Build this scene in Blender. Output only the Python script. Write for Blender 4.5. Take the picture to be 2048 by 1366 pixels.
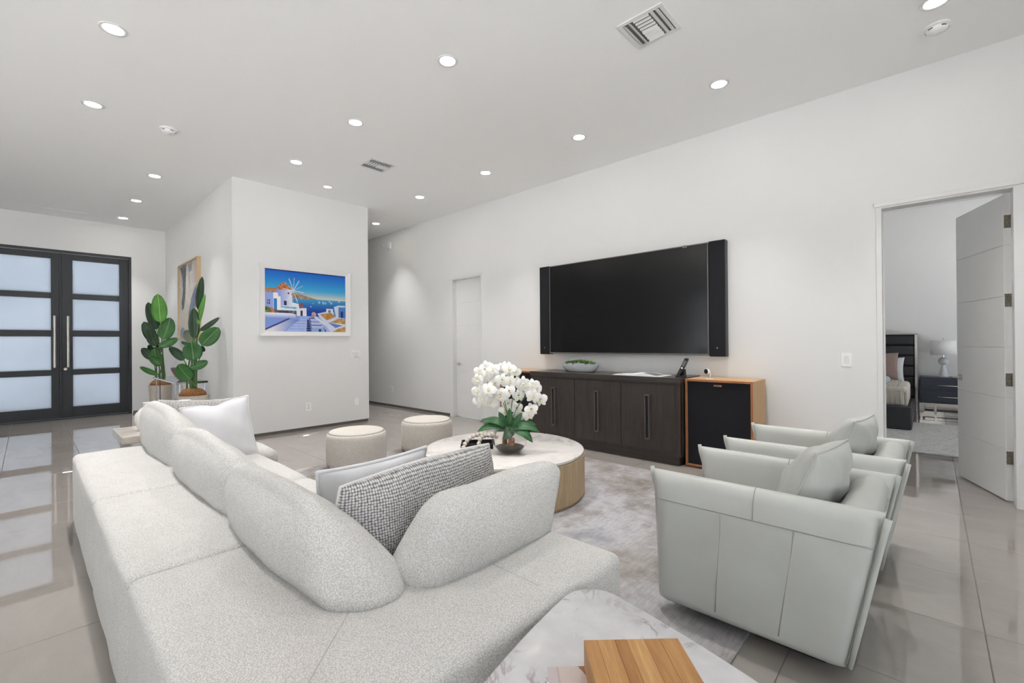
import bpy, bmesh, math, random
import numpy as np
from mathutils import Vector, Matrix

for o in list(bpy.data.objects): bpy.data.objects.remove(o)
S = bpy.context.scene
COL = S.collection
rnd = random.Random(7)

# ------------------------------------------------------------------ camera
CAM_H = 1.26
F_PX, YAW, PITCH, ROLL = 901.40, 0.74886, 0.003086, -0.008261
fwd = Vector((-math.sin(YAW)*math.cos(PITCH), math.cos(YAW)*math.cos(PITCH), math.sin(PITCH)))
rgt0 = Vector((math.cos(YAW), math.sin(YAW), 0)); up0 = rgt0.cross(fwd)
rgt = math.cos(ROLL)*rgt0 + math.sin(ROLL)*up0
upv = -math.sin(ROLL)*rgt0 + math.cos(ROLL)*up0
cd = bpy.data.cameras.new('camera'); cd.sensor_width = 36; cd.sensor_fit = 'HORIZONTAL'
cd.lens = F_PX/2048*36; cd.clip_start = .05; cd.clip_end = 200
cam = bpy.data.objects.new('camera', cd); COL.objects.link(cam)
cam.matrix_world = Matrix(((rgt.x, upv.x, -fwd.x, 0), (rgt.y, upv.y, -fwd.y, 0), (rgt.z, upv.z, -fwd.z, CAM_H), (0, 0, 0, 1)))
S.camera = cam
def to_px(p):
    v = Vector(p)-Vector((0, 0, CAM_H)); d = v.dot(fwd)
    if d < .05: return None
    return 1024+F_PX*v.dot(rgt)/d, 683-F_PX*v.dot(upv)/d

# ------------------------------------------------------------------ world, exposure
SKY = 1.3
w = bpy.data.worlds.new('sky'); S.world = w; w.use_nodes = True
bg = w.node_tree.nodes['Background']; bg.inputs[0].default_value = (.86, .93, 1.0, 1); bg.inputs[1].default_value = SKY
vs = S.view_settings; vs.view_transform = 'Standard'; vs.look = 'None'; vs.gamma = 1; vs.use_curve_mapping = False
vs.exposure = 0.40
DOWN_W = 5.5        # watts per recessed light

sl = bpy.data.lights.new('sun', 'SUN'); sl.energy = 31; sl.angle = .01; sl.color = (.95, .965, 1)
so = bpy.data.objects.new('sun', sl); COL.objects.link(so); so.rotation_euler = (math.radians(-12), math.radians(-8), 0)   # high sun behind the roof, it only reaches the added patio
# room numbers (metres)
H, D = 3.494, 4.99
X1, Y1, Y2, X2 = -6.754, 1.850, 3.812, -10.978
XR, YB = 2.6, -4.6             # right wall, rear wall (both behind the camera)
BW = 10.25                     # bedroom far wall
def portal(name, loc, rot, sx, sy):
    l = bpy.data.lights.new(name, 'AREA'); l.shape = 'RECTANGLE'; l.size = sx; l.size_y = sy
    l.cycles.is_portal = True
    o = bpy.data.objects.new(name, l); COL.objects.link(o); o.location = loc; o.rotation_euler = rot
portal('portal_rear', (-4.5, YB+.02, 1.4), (math.pi/2, 0, math.pi), 2.2, 2.8)
portal('portal_right', (XR-.02, -1.3, 1.4), (math.pi/2, 0, math.pi/2), 5.8, 2.8)
portal('portal_bedroom', (2.98, 8.1, 1.35), (math.pi/2, 0, math.pi/2), 2.2, 2.1)

# ------------------------------------------------------------------ materials
def lin(c):
    f = lambda v: v/12.92 if v <= .04045 else ((v+.055)/1.055)**2.4
    return tuple(f(x/255) for x in c)
class Mat:
    def __init__(s, name, col, rough=.5, metal=0., spec=.5):
        s.m = bpy.data.materials.new(name); s.m.use_nodes = True; s.nt = s.m.node_tree
        s.b = s.nt.nodes['Principled BSDF']
        s.b.inputs['Base Color'].default_value = (*col, 1); s.b.inputs['Roughness'].default_value = rough
        s.b.inputs['Metallic'].default_value = metal; s.b.inputs['Specular IOR Level'].default_value = spec
        s.col = col
    def co(s, src='Object', scale=(1, 1, 1), rot=(0, 0, 0)):
        t = s.nt.nodes.new('ShaderNodeTexCoord'); mp = s.nt.nodes.new('ShaderNodeMapping')
        mp.inputs['Scale'].default_value = scale; mp.inputs['Rotation'].default_value = rot
        s.nt.links.new(t.outputs[src], mp.inputs[0]); return mp.outputs[0]
    def noise(s, vec, scale, detail=3, rough=.55, dist=0):
        n = s.nt.nodes.new('ShaderNodeTexNoise'); n.inputs['Scale'].default_value = scale; n.inputs['Detail'].default_value = detail
        n.inputs['Roughness'].default_value = rough; n.inputs['Distortion'].default_value = dist
        s.nt.links.new(vec, n.inputs['Vector']); return n.outputs['Fac']
    def voro(s, vec, scale, rand=1, feat='F1'):
        n = s.nt.nodes.new('ShaderNodeTexVoronoi'); n.inputs['Scale'].default_value = scale; n.inputs['Randomness'].default_value = rand
        n.feature = feat; s.nt.links.new(vec, n.inputs['Vector']); return n.outputs['Distance']
    def wave(s, vec, scale, dist=0, ds=1, direction='X'):
        n = s.nt.nodes.new('ShaderNodeTexWave'); n.inputs['Scale'].default_value = scale; n.inputs['Distortion'].default_value = dist
        n.inputs['Detail Scale'].default_value = ds; n.bands_direction = direction
        s.nt.links.new(vec, n.inputs['Vector']); return n.outputs['Fac']
    def ramp(s, fac, stops):
        r = s.nt.nodes.new('ShaderNodeValToRGB'); e = r.color_ramp.elements
        while len(e) < len(stops): e.new(.5)
        for i, (p, c) in enumerate(stops): e[i].position = p; e[i].color = (*c, 1)
        s.nt.links.new(fac, r.inputs[0]); return r.outputs[0]
    def math(s, op, a, b=0.):
        n = s.nt.nodes.new('ShaderNodeMath'); n.operation = op
        for i, v in enumerate((a, b)):
            if isinstance(v, (int, float)): n.inputs[i].default_value = v
            else: s.nt.links.new(v, n.inputs[i])
        return n.outputs[0]
    def mix(s, fac, a, b, mode='MIX'):
        n = s.nt.nodes.new('ShaderNodeMix'); n.data_type = 'RGBA'; n.blend_type = mode
        for i, v in ((0, fac), (6, a), (7, b)):
            if isinstance(v, (int, float)): n.inputs[i].default_value = v
            elif isinstance(v, tuple): n.inputs[i].default_value = (*v, 1)
            else: s.nt.links.new(v, n.inputs[i])
        return n.outputs[2]
    def color(s, out): s.nt.links.new(out, s.b.inputs['Base Color']); return s
    def bump(s, out, strength=.3, dist=.002):
        n = s.nt.nodes.new('ShaderNodeBump'); n.inputs['Strength'].default_value = strength; n.inputs['Distance'].default_value = dist
        s.nt.links.new(out, n.inputs['Height']); s.nt.links.new(n.outputs[0], s.b.inputs['Normal']); return s
    def attr(s, name):
        n = s.nt.nodes.new('ShaderNodeAttribute'); n.attribute_name = name; return n.outputs['Color']
def sc(c, k): return tuple(min(1, x*k) for x in c)

def plain(name, rgb, rough=.5, metal=0., spec=.5, nscale=25, amount=.04, bump=0.):
    m = Mat(name, lin(rgb), rough, metal, spec); v = m.co(); n = m.noise(v, nscale)
    m.color(m.ramp(n, [(.3, sc(m.col, 1-amount)), (.7, sc(m.col, 1+amount))]))
    if bump: m.bump(n, bump, .001)
    return m.m
def fabric(name, c_lo, c_hi, scale=1., bump=.6, rough=.95):
    m = Mat(name, lin(c_hi), rough, 0, .15); v = m.co()
    a = m.voro(v, 225*scale, .9); b = m.noise(v, 480*scale, 2); c = m.noise(v, 9, 3)
    h = m.math('ADD', m.math('MULTIPLY', a, 1.1), m.math('MULTIPLY', b, .5))
    col = m.ramp(h, [(.25, lin(c_hi)), (.62, tuple((p+q)/2 for p, q in zip(lin(c_hi), lin(c_lo)))), (.95, lin(c_lo))])
    m.color(m.mix(.25, col, m.ramp(c, [(.35, (.86, .86, .86)), (.65, (1, 1, 1))]), 'MULTIPLY'))
    m.bump(m.math('SUBTRACT', 1., h), bump, .004)
    m.b.inputs['Sheen Weight'].default_value = .15
    return m.m
def wood(name, c1, c2, axis='X', rough=.45, scale=1., bump=.1):
    m = Mat(name, lin(c1), rough, 0, .4)
    s_ = {'X': (1.2, 14, 14), 'Y': (14, 1.2, 14), 'Z': (14, 14, 1.2)}[axis]
    v = m.co(scale=tuple(q*scale for q in s_)); n = m.noise(v, 2.2, 6, .6, .8); f = m.noise(v, 14, 3)
    col = m.ramp(n, [(.3, lin(c1)), (.55, tuple((p+q)/2 for p, q in zip(lin(c1), lin(c2)))), (.72, lin(c2))])
    m.color(m.mix(.2, col, m.ramp(f, [(.35, (.6, .6, .6)), (.6, (1, 1, 1))]), 'MULTIPLY')); m.bump(f, bump, .001)
    return m.m
def marble(name, base, vein, warm, scale=1.):
    m = Mat(name, lin(base), .16, 0, .5); v = m.co(scale=(scale,)*3)
    n = m.noise(v, 2.6, 7, .62, 1.4); d = m.math('ABSOLUTE', m.math('SUBTRACT', n, .5))
    msk = m.noise(v, 1.7, 2); cloud = m.noise(v, 5, 4)
    c0 = m.ramp(cloud, [(.35, sc(lin(base), .93)), (.65, sc(lin(base), 1.03))])
    k = m.math('MULTIPLY', m.ramp(d, [(0, (1, 1, 1)), (.012, (.7, .7, .7)), (.05, (0, 0, 0))]), m.ramp(msk, [(.5, (0, 0, 0)), (.68, (1, 1, 1))]))
    vc = m.mix(m.noise(v, 3), lin(vein), lin(warm)); m.color(m.mix(k, c0, vc))
    return m.m

MAT = {}
def wallpaint(name, rgb):
    m = Mat(name, lin(rgb), .75, 0, .2); v = m.co(); m.bump(m.noise(v, 160, 2), .05, .001)
    m.color(m.ramp(m.noise(v, .7), [(.3, sc(m.col, .985)), (.7, sc(m.col, 1.01))])); return m.m
MAT['wall'] = wallpaint('white_wall_paint', (233, 233, 232))
MAT['ceil'] = wallpaint('white_ceiling_paint', (250, 250, 249))
MAT['trim'] = plain('white_satin_trim', (233, 233, 232), .4, nscale=3, amount=.01)
MAT['base'] = plain('grey_recessed_base', (112, 108, 100), .45, nscale=6)
def tile_mat():
    m = Mat('polished_porcelain', lin((158, 151, 145)), .014, 0, .8); m.b.inputs['IOR'].default_value = 1.75; v = m.co('Object')
    oi = m.nt.nodes.new('ShaderNodeObjectInfo'); add = m.nt.nodes.new('ShaderNodeVectorMath'); add.operation = 'ADD'
    sc_ = m.nt.nodes.new('ShaderNodeVectorMath'); sc_.operation = 'SCALE'; sc_.inputs['Scale'].default_value = 1.
    m.nt.links.new(oi.outputs['Location'], sc_.inputs[0]); m.nt.links.new(v, add.inputs[0]); m.nt.links.new(sc_.outputs[0], add.inputs[1])
    mp = m.nt.nodes.new('ShaderNodeMapping'); mp.inputs['Scale'].default_value = (1, 2.6, 1); m.nt.links.new(add.outputs[0], mp.inputs[0])
    n = m.noise(mp.outputs[0], 1.7, 5, .6, .6); f = m.noise(add.outputs[0], 150, 2)
    c = m.ramp(n, [(.3, lin((152, 145, 139))), (.7, lin((161, 154, 148)))])
    c = m.mix(.25, c, m.ramp(f, [(.35, (.85, .85, .85)), (.65, (1, 1, 1))]), 'MULTIPLY')
    m.color(c); return m.m
MAT['tile'] = tile_mat()
MAT['patio'] = plain('bounce_patio_stone', (212, 210, 207), .8, nscale=2)
MAT['grout'] = plain('grey_grout', (128, 122, 114), .8, nscale=60)
MAT['boucle'] = fabric('ivory_boucle', (198, 196, 192), (242, 240, 237), 1., .55)
MAT['boucle2'] = fabric('beige_ottoman_boucle', (206, 199, 189), (246, 241, 234), .9, .8)
MAT['linen'] = fabric('white_linen', (222, 222, 224), (238, 238, 240), 2.2, .15)
def knit():
    m = Mat('grey_waffle_knit', lin((200, 200, 200)), .95, 0, .1); v = m.co('UV', (1, 1, 1))
    vo = m.voro(v, 56, .22); n = m.noise(v, 160, 2)
    h = m.math('ADD', vo, m.math('MULTIPLY', n, .12))
    m.color(m.ramp(h, [(.2, lin((226, 224, 222))), (.42, lin((200, 198, 196))), (.58, lin((140, 138, 137))), (.78, lin((92, 91, 91)))]))
    m.bump(m.math('SUBTRACT', 1., h), .9, .008); return m.m
MAT['knit'] = knit()
def leather():
    m = Mat('pale_grey_leather', lin((186, 188, 183)), .42, 0, .45); v = m.co(); n = m.noise(v, 260, 3); g = m.noise(v, 5, 3)
    m.color(m.ramp(g, [(.3, lin((183, 184, 179))), (.7, lin((190, 192, 187)))])); m.bump(m.math('ADD', n, m.math('MULTIPLY', g, .8)), .16, .002); return m.m
MAT['leather'] = leather()
MAT['stitch'] = plain('grey_leather_seam', (150, 150, 146), .6)
MAT['seam'] = plain('ivory_seam', (198, 195, 190), .95, spec=.1)
MAT['espresso'] = wood('espresso_wood', (58, 52, 49), (76, 69, 65), 'Z', .38)
MAT['espresso_x'] = wood('espresso_wood_top', (58, 53, 50), (78, 72, 68), 'X', .33)
MAT['oak'] = wood('honey_oak', (198, 156, 106), (222, 184, 136), 'Z', .4)
MAT['oak_edge'] = wood('cherry_edge', (168, 108, 66), (190, 128, 82), 'Z', .4)
MAT['veneer'] = wood('pale_oak_veneer', (172, 148, 116), (196, 172, 138), 'Z', .5)
MAT['teak'] = wood('oiled_teak', (158, 104, 54), (214, 168, 106), 'Y', .45, 1.6)
MAT['paleframe'] = wood('pale_maple_frame', (206, 178, 140), (222, 198, 162), 'Z', .5)
MAT['marble'] = marble('white_marble', (222, 218, 213), (140, 136, 138), (176, 168, 160), 1.6)
MAT['marble2'] = marble('veined_white_marble', (208, 207, 209), (112, 102, 108), (172, 140, 150), 3.2)
MAT['travertine'] = marble('beige_stone', (206, 198, 188), (170, 160, 150), (180, 168, 154), 4)
MAT['black'] = plain('matt_black_cloth', (38, 38, 41), .9, spec=.2, nscale=300, amount=.25, bump=.3)
MAT['blackplastic'] = plain('black_plastic', (30, 30, 32), .35)
MAT['screen'] = plain('black_screen_glass', (6, 6, 7), .16, spec=.5, nscale=1, amount=.01)
MAT['keys'] = plain('grey_keys', (120, 122, 124), .5)
MAT['nickel'] = plain('brushed_nickel', (205, 200, 192), .28, 1.)
MAT['chrome'] = plain('chrome', (225, 222, 218), .08, 1.)
MAT['hinge'] = plain('worn_steel_hinge', (150, 142, 130), .4, 1., nscale=90, amount=.4)
MAT['darkmetal'] = plain('charcoal_door_metal', (58, 60, 63), .45, .2, nscale=4)
MAT['pull'] = plain('dark_bronze_pull', (104, 101, 100), .4, .3)
MAT['whiteplastic'] = plain('white_plastic', (246, 246, 245), .45)
MAT['ceramic'] = plain('white_ceramic', (214, 217, 222), .3)
MAT['texceramic'] = plain('white_textured_ceramic', (224, 222, 218), .7, nscale=120, amount=.1, bump=.9)
MAT['pot'] = plain('cream_fibre_pot', (216, 206, 194), .7)
MAT['coir'] = plain('brown_coir', (142, 98, 56), .95, nscale=60, amount=.4, bump=.9)
MAT['dark'] = plain('dark_void', (42, 40, 38), .9)
MAT['ventdark'] = plain('vent_grey', (128, 126, 122), .8)
MAT['bedblack'] = plain('charcoal_leather', (50, 51, 55), .5, nscale=14)
MAT['navy'] = wood('slate_lacquer', (62, 67, 78), (72, 77, 88), 'X', .35)
MAT['quilt'] = plain('ivory_quilt', (214, 208, 196), .9, nscale=60, amount=.06, bump=.4)
MAT['mauve'] = plain('dusty_mauve_velvet', (150, 128, 122), .9)
MAT['paleblue'] = plain('pale_blue_throw', (190, 200, 202), .95, nscale=80, amount=.1, bump=.6)
MAT['bead'] = wood('whitewashed_bead', (206, 196, 184), (224, 216, 206), 'X', .6)
MAT['paper'] = plain('white_paper', (240, 240, 240), .8)
MAT['copper'] = plain('copper_badge', (196, 140, 112), .4, .4)
MAT['soil'] = plain('bark_soil', (70, 54, 42), .9, nscale=90, amount=.5, bump=.8)
MAT['cork'] = plain('terracotta_bark', (176, 118, 84), .9, nscale=70, amount=.4, bump=.8)
def leafmat(name, c1, c2, rib):
    m = Mat(name, lin(c1), .38, 0, .5); v = m.co('UV'); sx = m.nt.nodes.new('ShaderNodeSeparateXYZ'); m.nt.links.new(v, sx.inputs[0])
    d = m.math('ABSOLUTE', m.math('SUBTRACT', sx.outputs[0], .5))
    n = m.noise(m.co(), 6, 3); base = m.ramp(n, [(.3, lin(c1)), (.7, lin(c2))])
    m.color(m.mix(m.ramp(d, [(.012, (1, 1, 1)), (.035, (0, 0, 0))]), base, lin(rib)))
    m.bump(m.wave(v, 18, 0, 1, 'Y'), .15, .002); m.b.inputs['Subsurface Weight'].default_value = 0; return m.m
MAT['leaf_dark'] = leafmat('dark_green_leaf', (28, 54, 34), (42, 74, 44), (70, 104, 66))
MAT['leaf'] = leafmat('green_leaf', (44, 96, 46), (66, 122, 58), (120, 160, 92))
MAT['leaf_light'] = leafmat('fresh_green_leaf', (72, 140, 44), (98, 166, 58), (160, 200, 110))
MAT['leaf_grey'] = leafmat('olive_leaf_back', (104, 112, 92), (120, 128, 106), (140, 146, 120))
MAT['stalk'] = plain('green_stalk', (84, 120, 66), .5)
MAT['orchidleaf'] = leafmat('orchid_leaf', (40, 88, 50), (58, 112, 62), (86, 136, 80))
MAT['succulent'] = plain('succulent_green', (112, 150, 78), .55, nscale=40, amount=.35)
def petal():
    m = Mat('white_orchid_petal', lin((246, 244, 238)), .6, 0, .3); m.b.inputs['Subsurface Weight'].default_value = .0
    n = m.noise(m.co(), 40); m.color(m.ramp(n, [(.3, lin((240, 238, 230))), (.7, lin((250, 249, 245)))])); return m.m
MAT['petal'] = petal()
MAT['lip'] = plain('yellow_orchid_lip', (238, 226, 170), .6)
def glassmat(name, col=(1, 1, 1), ior=1.45, rough=0.):
    m = Mat(name, col, rough, 0, .5); m.b.inputs['Transmission Weight'].default_value = 1; m.b.inputs['IOR'].default_value = ior
    n = m.noise(m.co(), 2); m.color(m.ramp(n, [(0, sc(col, .99)), (1, col)])); return m.m
MAT['glass'] = glassmat('smoky_vase_glass', (.93, .92, .90), 1.4)
MAT['acrylic'] = glassmat('clear_acrylic', (.96, .97, .98), 1.35)
def frosted():
    m = Mat('frosted_glass', (.8, .85, .92), .3, 0, .5); nt = m.nt
    t = nt.nodes.new('ShaderNodeBsdfTranslucent'); t.inputs[0].default_value = (.3,.34,.4,1)
    n = m.noise(m.co(), 1.2); m.nt.links.new(m.ramp(n, [(.3, (.31, .335, .365)), (.7, (.34, .365, .395))]), t.inputs[0])
    g = nt.nodes.new('ShaderNodeBsdfGlossy'); g.inputs['Roughness'].default_value = .25
    mx = nt.nodes.new('ShaderNodeMixShader'); mx.inputs[0].default_value = .06
    nt.links.new(t.outputs[0], mx.inputs[1]); nt.links.new(g.outputs[0], mx.inputs[2]); nt.links.new(mx.outputs[0], nt.nodes['Material Output'].inputs[0])
    return m.m
MAT['frosted'] = frosted()
def emis(name, strength):
    m = Mat(name, (1, .98, .95), .5); n = m.noise(m.co(), 3); c = m.ramp(n, [(0, (1, .97, .93)), (1, (1, .99, .96))])
    m.nt.links.new(c, m.b.inputs['Emission Color']); m.b.inputs['Emission Strength'].default_value = strength; return m.m
MAT['lens'] = emis('lit_lens', 12.); MAT['lens_dim'] = emis('dim_lens', .9)
def rugmat():
    m = Mat('abstract_rug', lin((190, 186, 182)), .95, 0, .1); v = m.co()
    n = m.noise(v, 1.5, 9, .72, .15); st = m.noise(m.co(scale=(60, 6, 1)), 1.6, 4, .6); f = m.noise(v, 260, 2)
    st2 = m.noise(m.co(scale=(14, 2.5, 1)), 1.3, 4, .6, .4)
    c = m.ramp(n, [(.34, lin((126, 117, 108))), (.44, lin((152, 148, 147))), (.54, lin((178, 177, 180))), (.66, lin((148, 148, 153)))])
    big = m.noise(v, .55, 3); c = m.mix(m.ramp(big, [(.45, (0, 0, 0)), (.65, (.5, .5, .5))]), c, lin((132, 120, 106)))
    c = m.mix(.4, c, m.ramp(st, [(.32, (.55, .53, .51)), (.55, (1, 1, 1))]), 'MULTIPLY')
    c = m.mix(.2, c, m.ramp(st2, [(.38, (.66, .64, .62)), (.55, (1, 1, 1))]), 'MULTIPLY')
    m.color(c); m.bump(m.math('ADD', f, st), .5, .004); return m.m
MAT['rug'] = rugmat()
def bedrug():
    m = Mat('ivory_braided_rug', lin((224, 222, 218)), .95, 0, .1); v = m.co(scale=(1, 1, 1))
    wv = m.wave(v, 6, 6, 2.2, 'Y'); f = m.voro(v, 60, .7)
    c = m.ramp(wv, [(.05, lin((168, 168, 168))), (.25, lin((226, 224, 220))), (1, lin((232, 230, 226)))])
    m.color(m.mix(.5, c, m.ramp(f, [(.2, (1, 1, 1)), (.7, (.7, .7, .7))]), 'MULTIPLY')); m.bump(m.math('SUBTRACT', 1., f), .8, .008); return m.m
MAT['bedrug'] = bedrug()
def paintmat(name, rough=.5):
    m = Mat(name, (1, 1, 1), rough, 0, .3); c = m.attr('paint'); n = m.noise(m.co(), 90, 3)
    m.color(m.mix(.12, c, m.ramp(n, [(.3, (.7, .7, .7)), (.7, (1, 1, 1))]), 'MULTIPLY')); m.bump(n, .15, .001); return m.m
MAT['paint'] = paintmat('painted_canvas'); MAT['print'] = paintmat('printed_cover', .45)
MAT['bowlmetal'] = plain('hammered_silver_bowl', (150, 138, 128), .35, .8, nscale=60, amount=.5, bump=.8)
MAT['shade'] = plain('white_lamp_shade', (232, 232, 232), .85)

# ------------------------------------------------------------------ geometry helpers
def box(x0, x1, y0, y1, z0, z1):
    v = [(x, y, z) for z in (z0, z1) for y in (y0, y1) for x in (x0, x1)]
    return v, [(0, 2, 3, 1), (4, 5, 7, 6), (0, 1, 5, 4), (2, 6, 7, 3), (0, 4, 6, 2), (1, 3, 7, 5)]
def join(*gs):
    V, F = [], []
    for v, f in gs:
        n = len(V); V += list(v); F += [tuple(i+n for i in q) for q in f]
    return V, F
def bevel(g, r, seg=2, angle=None):
    bm = bmesh.new(); vs_ = [bm.verts.new(p) for p in g[0]]
    for f in g[1]: bm.faces.new([vs_[i] for i in f])
    bmesh.ops.recalc_face_normals(bm, faces=bm.faces)
    ed = [e for e in bm.edges if angle is None or (len(e.link_faces) == 2 and e.calc_face_angle() > angle)]
    bmesh.ops.bevel(bm, geom=ed, offset=r, segments=seg, profile=.5, affect='EDGES', clamp_overlap=True)
    bm.verts.index_update(); V = [tuple(v.co) for v in bm.verts]; F = [tuple(v.index for v in f.verts) for f in bm.faces]; bm.free()
    return V, F
def rbox(x0, x1, y0, y1, z0, z1, r=.005, seg=2): return bevel(box(x0, x1, y0, y1, z0, z1), r, seg)
def prism(poly, axis, a0, a1):
    n = len(poly); mk = {'z': lambda p, a: (p[0], p[1], a), 'y': lambda p, a: (p[0], a, p[1]), 'x': lambda p, a: (a, p[0], p[1])}[axis]
    V = [mk(p, a0) for p in poly]+[mk(p, a1) for p in poly]
    F = [tuple(range(n)), tuple(range(2*n-1, n-1, -1))]+[(i, i+n, (i+1) % n+n, (i+1) % n) for i in range(n)]
    return V, F
def lathe(prof, c=(0, 0, 0), n=28, sx=1, sy=1):
    V, F = [], []
    for r, z in prof:
        for k in range(n):
            a = 2*math.pi*k/n; V.append((c[0]+r*sx*math.cos(a), c[1]+r*sy*math.sin(a), c[2]+z))
    for i in range(len(prof)-1):
        for k in range(n):
            q = (k+1) % n; F.append((i*n+k, i*n+q, (i+1)*n+q, (i+1)*n+k))
    if prof[0][0] > 1e-4: F.append(tuple(range(n))[::-1])
    if prof[-1][0] > 1e-4: F.append(tuple((len(prof)-1)*n+k for k in range(n)))
    return V, F
def tube(pts, r, n=8, caps=True):
    pts = [Vector(p) for p in pts]; V, F = [], []; m = len(pts); rs = r if isinstance(r, (list, tuple)) else [r]*m
    t0 = (pts[1]-pts[0]).normalized(); ref = Vector((0, 0, 1)) if abs(t0.z) < .9 else Vector((1, 0, 0)); a = t0.cross(ref).normalized()
    for i, p in enumerate(pts):
        t = (pts[min(i+1, m-1)]-pts[max(i-1, 0)]).normalized(); a = (a-t*a.dot(t)).normalized(); b = t.cross(a)
        for k in range(n):
            q = 2*math.pi*k/n; V.append(tuple(p+rs[i]*(math.cos(q)*a+math.sin(q)*b)))
    for i in range(m-1):
        for k in range(n):
            q = (k+1) % n; F.append((i*n+k, i*n+q, (i+1)*n+q, (i+1)*n+k))
    if caps: F.append(tuple(range(n))[::-1]); F.append(tuple((m-1)*n+k for k in range(n)))
    return V, F
def bez(p0, p1, p2, p3, n=10):
    p0, p1, p2, p3 = map(Vector, (p0, p1, p2, p3))
    return [(1-t)**3*p0+3*(1-t)**2*t*p1+3*(1-t)*t*t*p2+t**3*p3 for t in (i/n for i in range(n+1))]
def puff(x0, x1, y0, y1, z0, z1, r, bulge=(0, 0, 0), n=9, ne=5, wob=.0, seed=0):
    """rounded, softly bulging upholstery block"""
    hs = [(x1-x0)/2, (y1-y0)/2, (z1-z0)/2]; c = [(x0+x1)/2, (y0+y1)/2, (z0+z1)/2]; r = min(r, min(hs)*.999)
    ax = []
    for h in hs:
        k = 1-r/h; e = [-1+(1-k)*i/ne for i in range(ne)]; ax.append(e+[-k+2*k*i/n for i in range(n+1)]+[-q for q in reversed(e)])
    idx, V, F = {}, [], []
    def vert(i, j, k):
        key = (i, j, k)
        if key in idx: return idx[key]
        p = [ax[0][i], ax[1][j], ax[2][k]]; q = [max(-(h-r), min(h-r, a*h)) for a, h in zip(p, hs)]
        d = [a*h-b for a, h, b in zip(p, hs, q)]; L = math.sqrt(sum(t*t for t in d))
        if L > 1e-9: out = [b+r*t/L for b, t in zip(q, d)]
        else: out = q
        for a in range(3):
            o1, o2 = [t for t in range(3) if t != a]
            if abs(p[a]) > .999999: out[a] += (1 if p[a] > 0 else -1)*bulge[a]*(1-p[o1]**2)*(1-p[o2]**2)
        if wob:
            s = [out[t]+c[t] for t in range(3)]
            wv = wob*(math.sin(9*s[0]+seed)*math.cos(11*s[1]-seed)+.6*math.sin(23*s[1]+17*s[0]+2*seed)*math.cos(13*s[2]))
            m = max(range(3), key=lambda t: abs(p[t])); out[m] += (1 if p[m] > 0 else -1)*wv
        idx[key] = len(V); V.append(tuple(out[t]+c[t] for t in range(3))); return idx[key]
    m = [len(a)-1 for a in ax]
    for s in (0, 1):
        for i in range(m[0]):
            for j in range(m[1]):
                k = m[2]*s; q = [vert(i, j, k), vert(i+1, j, k), vert(i+1, j+1, k), vert(i, j+1, k)]; F.append(tuple(q if s else q[::-1]))
        for i in range(m[0]):
            for k in range(m[2]):
                j = m[1]*s; q = [vert(i, j, k), vert(i, j, k+1), vert(i+1, j, k+1), vert(i+1, j, k)]; F.append(tuple(q if s else q[::-1]))
        for j in range(m[1]):
            for k in range(m[2]):
                i = m[0]*s; q = [vert(i, j, k), vert(i, j+1, k), vert(i, j+1, k+1), vert(i, j, k+1)]; F.append(tuple(q if s else q[::-1]))
    return V, F
def pillow(w_, h_, t_, n=18, pinch=.06, ex=.5, dent=0.):
    """two inflated faces meeting at a knife edge, corners left as ears; returns verts, faces, uv per vertex"""
    V, F, UV = [], [], []
    for s in (1, -1):
        for i in range(n+1):
            for j in range(n+1):
                u = -math.cos(math.pi*i/n); v = -math.cos(math.pi*j/n)
                f = ((1-u*u)*(1-v*v))**ex; x = w_/2*u*(1-pinch*(1-v*v)*u*u); y = h_/2*v*(1-pinch*(1-u*u)*v*v)
                if dent and v > 0: y -= dent*h_*math.exp(-(u/.25)**2)*v*v
                wr = .015*t_*math.sin(7*u+3*v)*math.sin(5*v-2*u)*f*8
                V.append((x, y, s*(t_/2*f)+wr*.5)); UV.append(((u+1)/2*w_/.5, (v+1)/2*h_/.5))
    m = (n+1)**2
    for i in range(n):
        for j in range(n):
            a = i*(n+1)+j; F.append((a, a+n+1, a+n+2, a+1)); F.append((m+a, m+a+1, m+a+n+2, m+a+n+1))
    return V, F, UV
def frame(g, center, right, up):
    r = Vector(right).normalized(); u = Vector(up); u = (u-r*u.dot(r)).normalized(); n = r.cross(u); c = Vector(center)
    return [tuple(c+r*p[0]+u*p[1]+n*p[2]) for p in g[0]], g[1]
def move(g, d, rot=0., about=(0, 0), scale=1.):
    V = []; c, s = math.cos(rot), math.sin(rot)
    for x, y, z in g[0]:
        x, y = x-about[0], y-about[1]; x, y = c*x-s*y, s*x+c*y; V.append((x+about[0]+d[0], y+about[1]+d[1], z+d[2]))
    return V, g[1]

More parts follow.
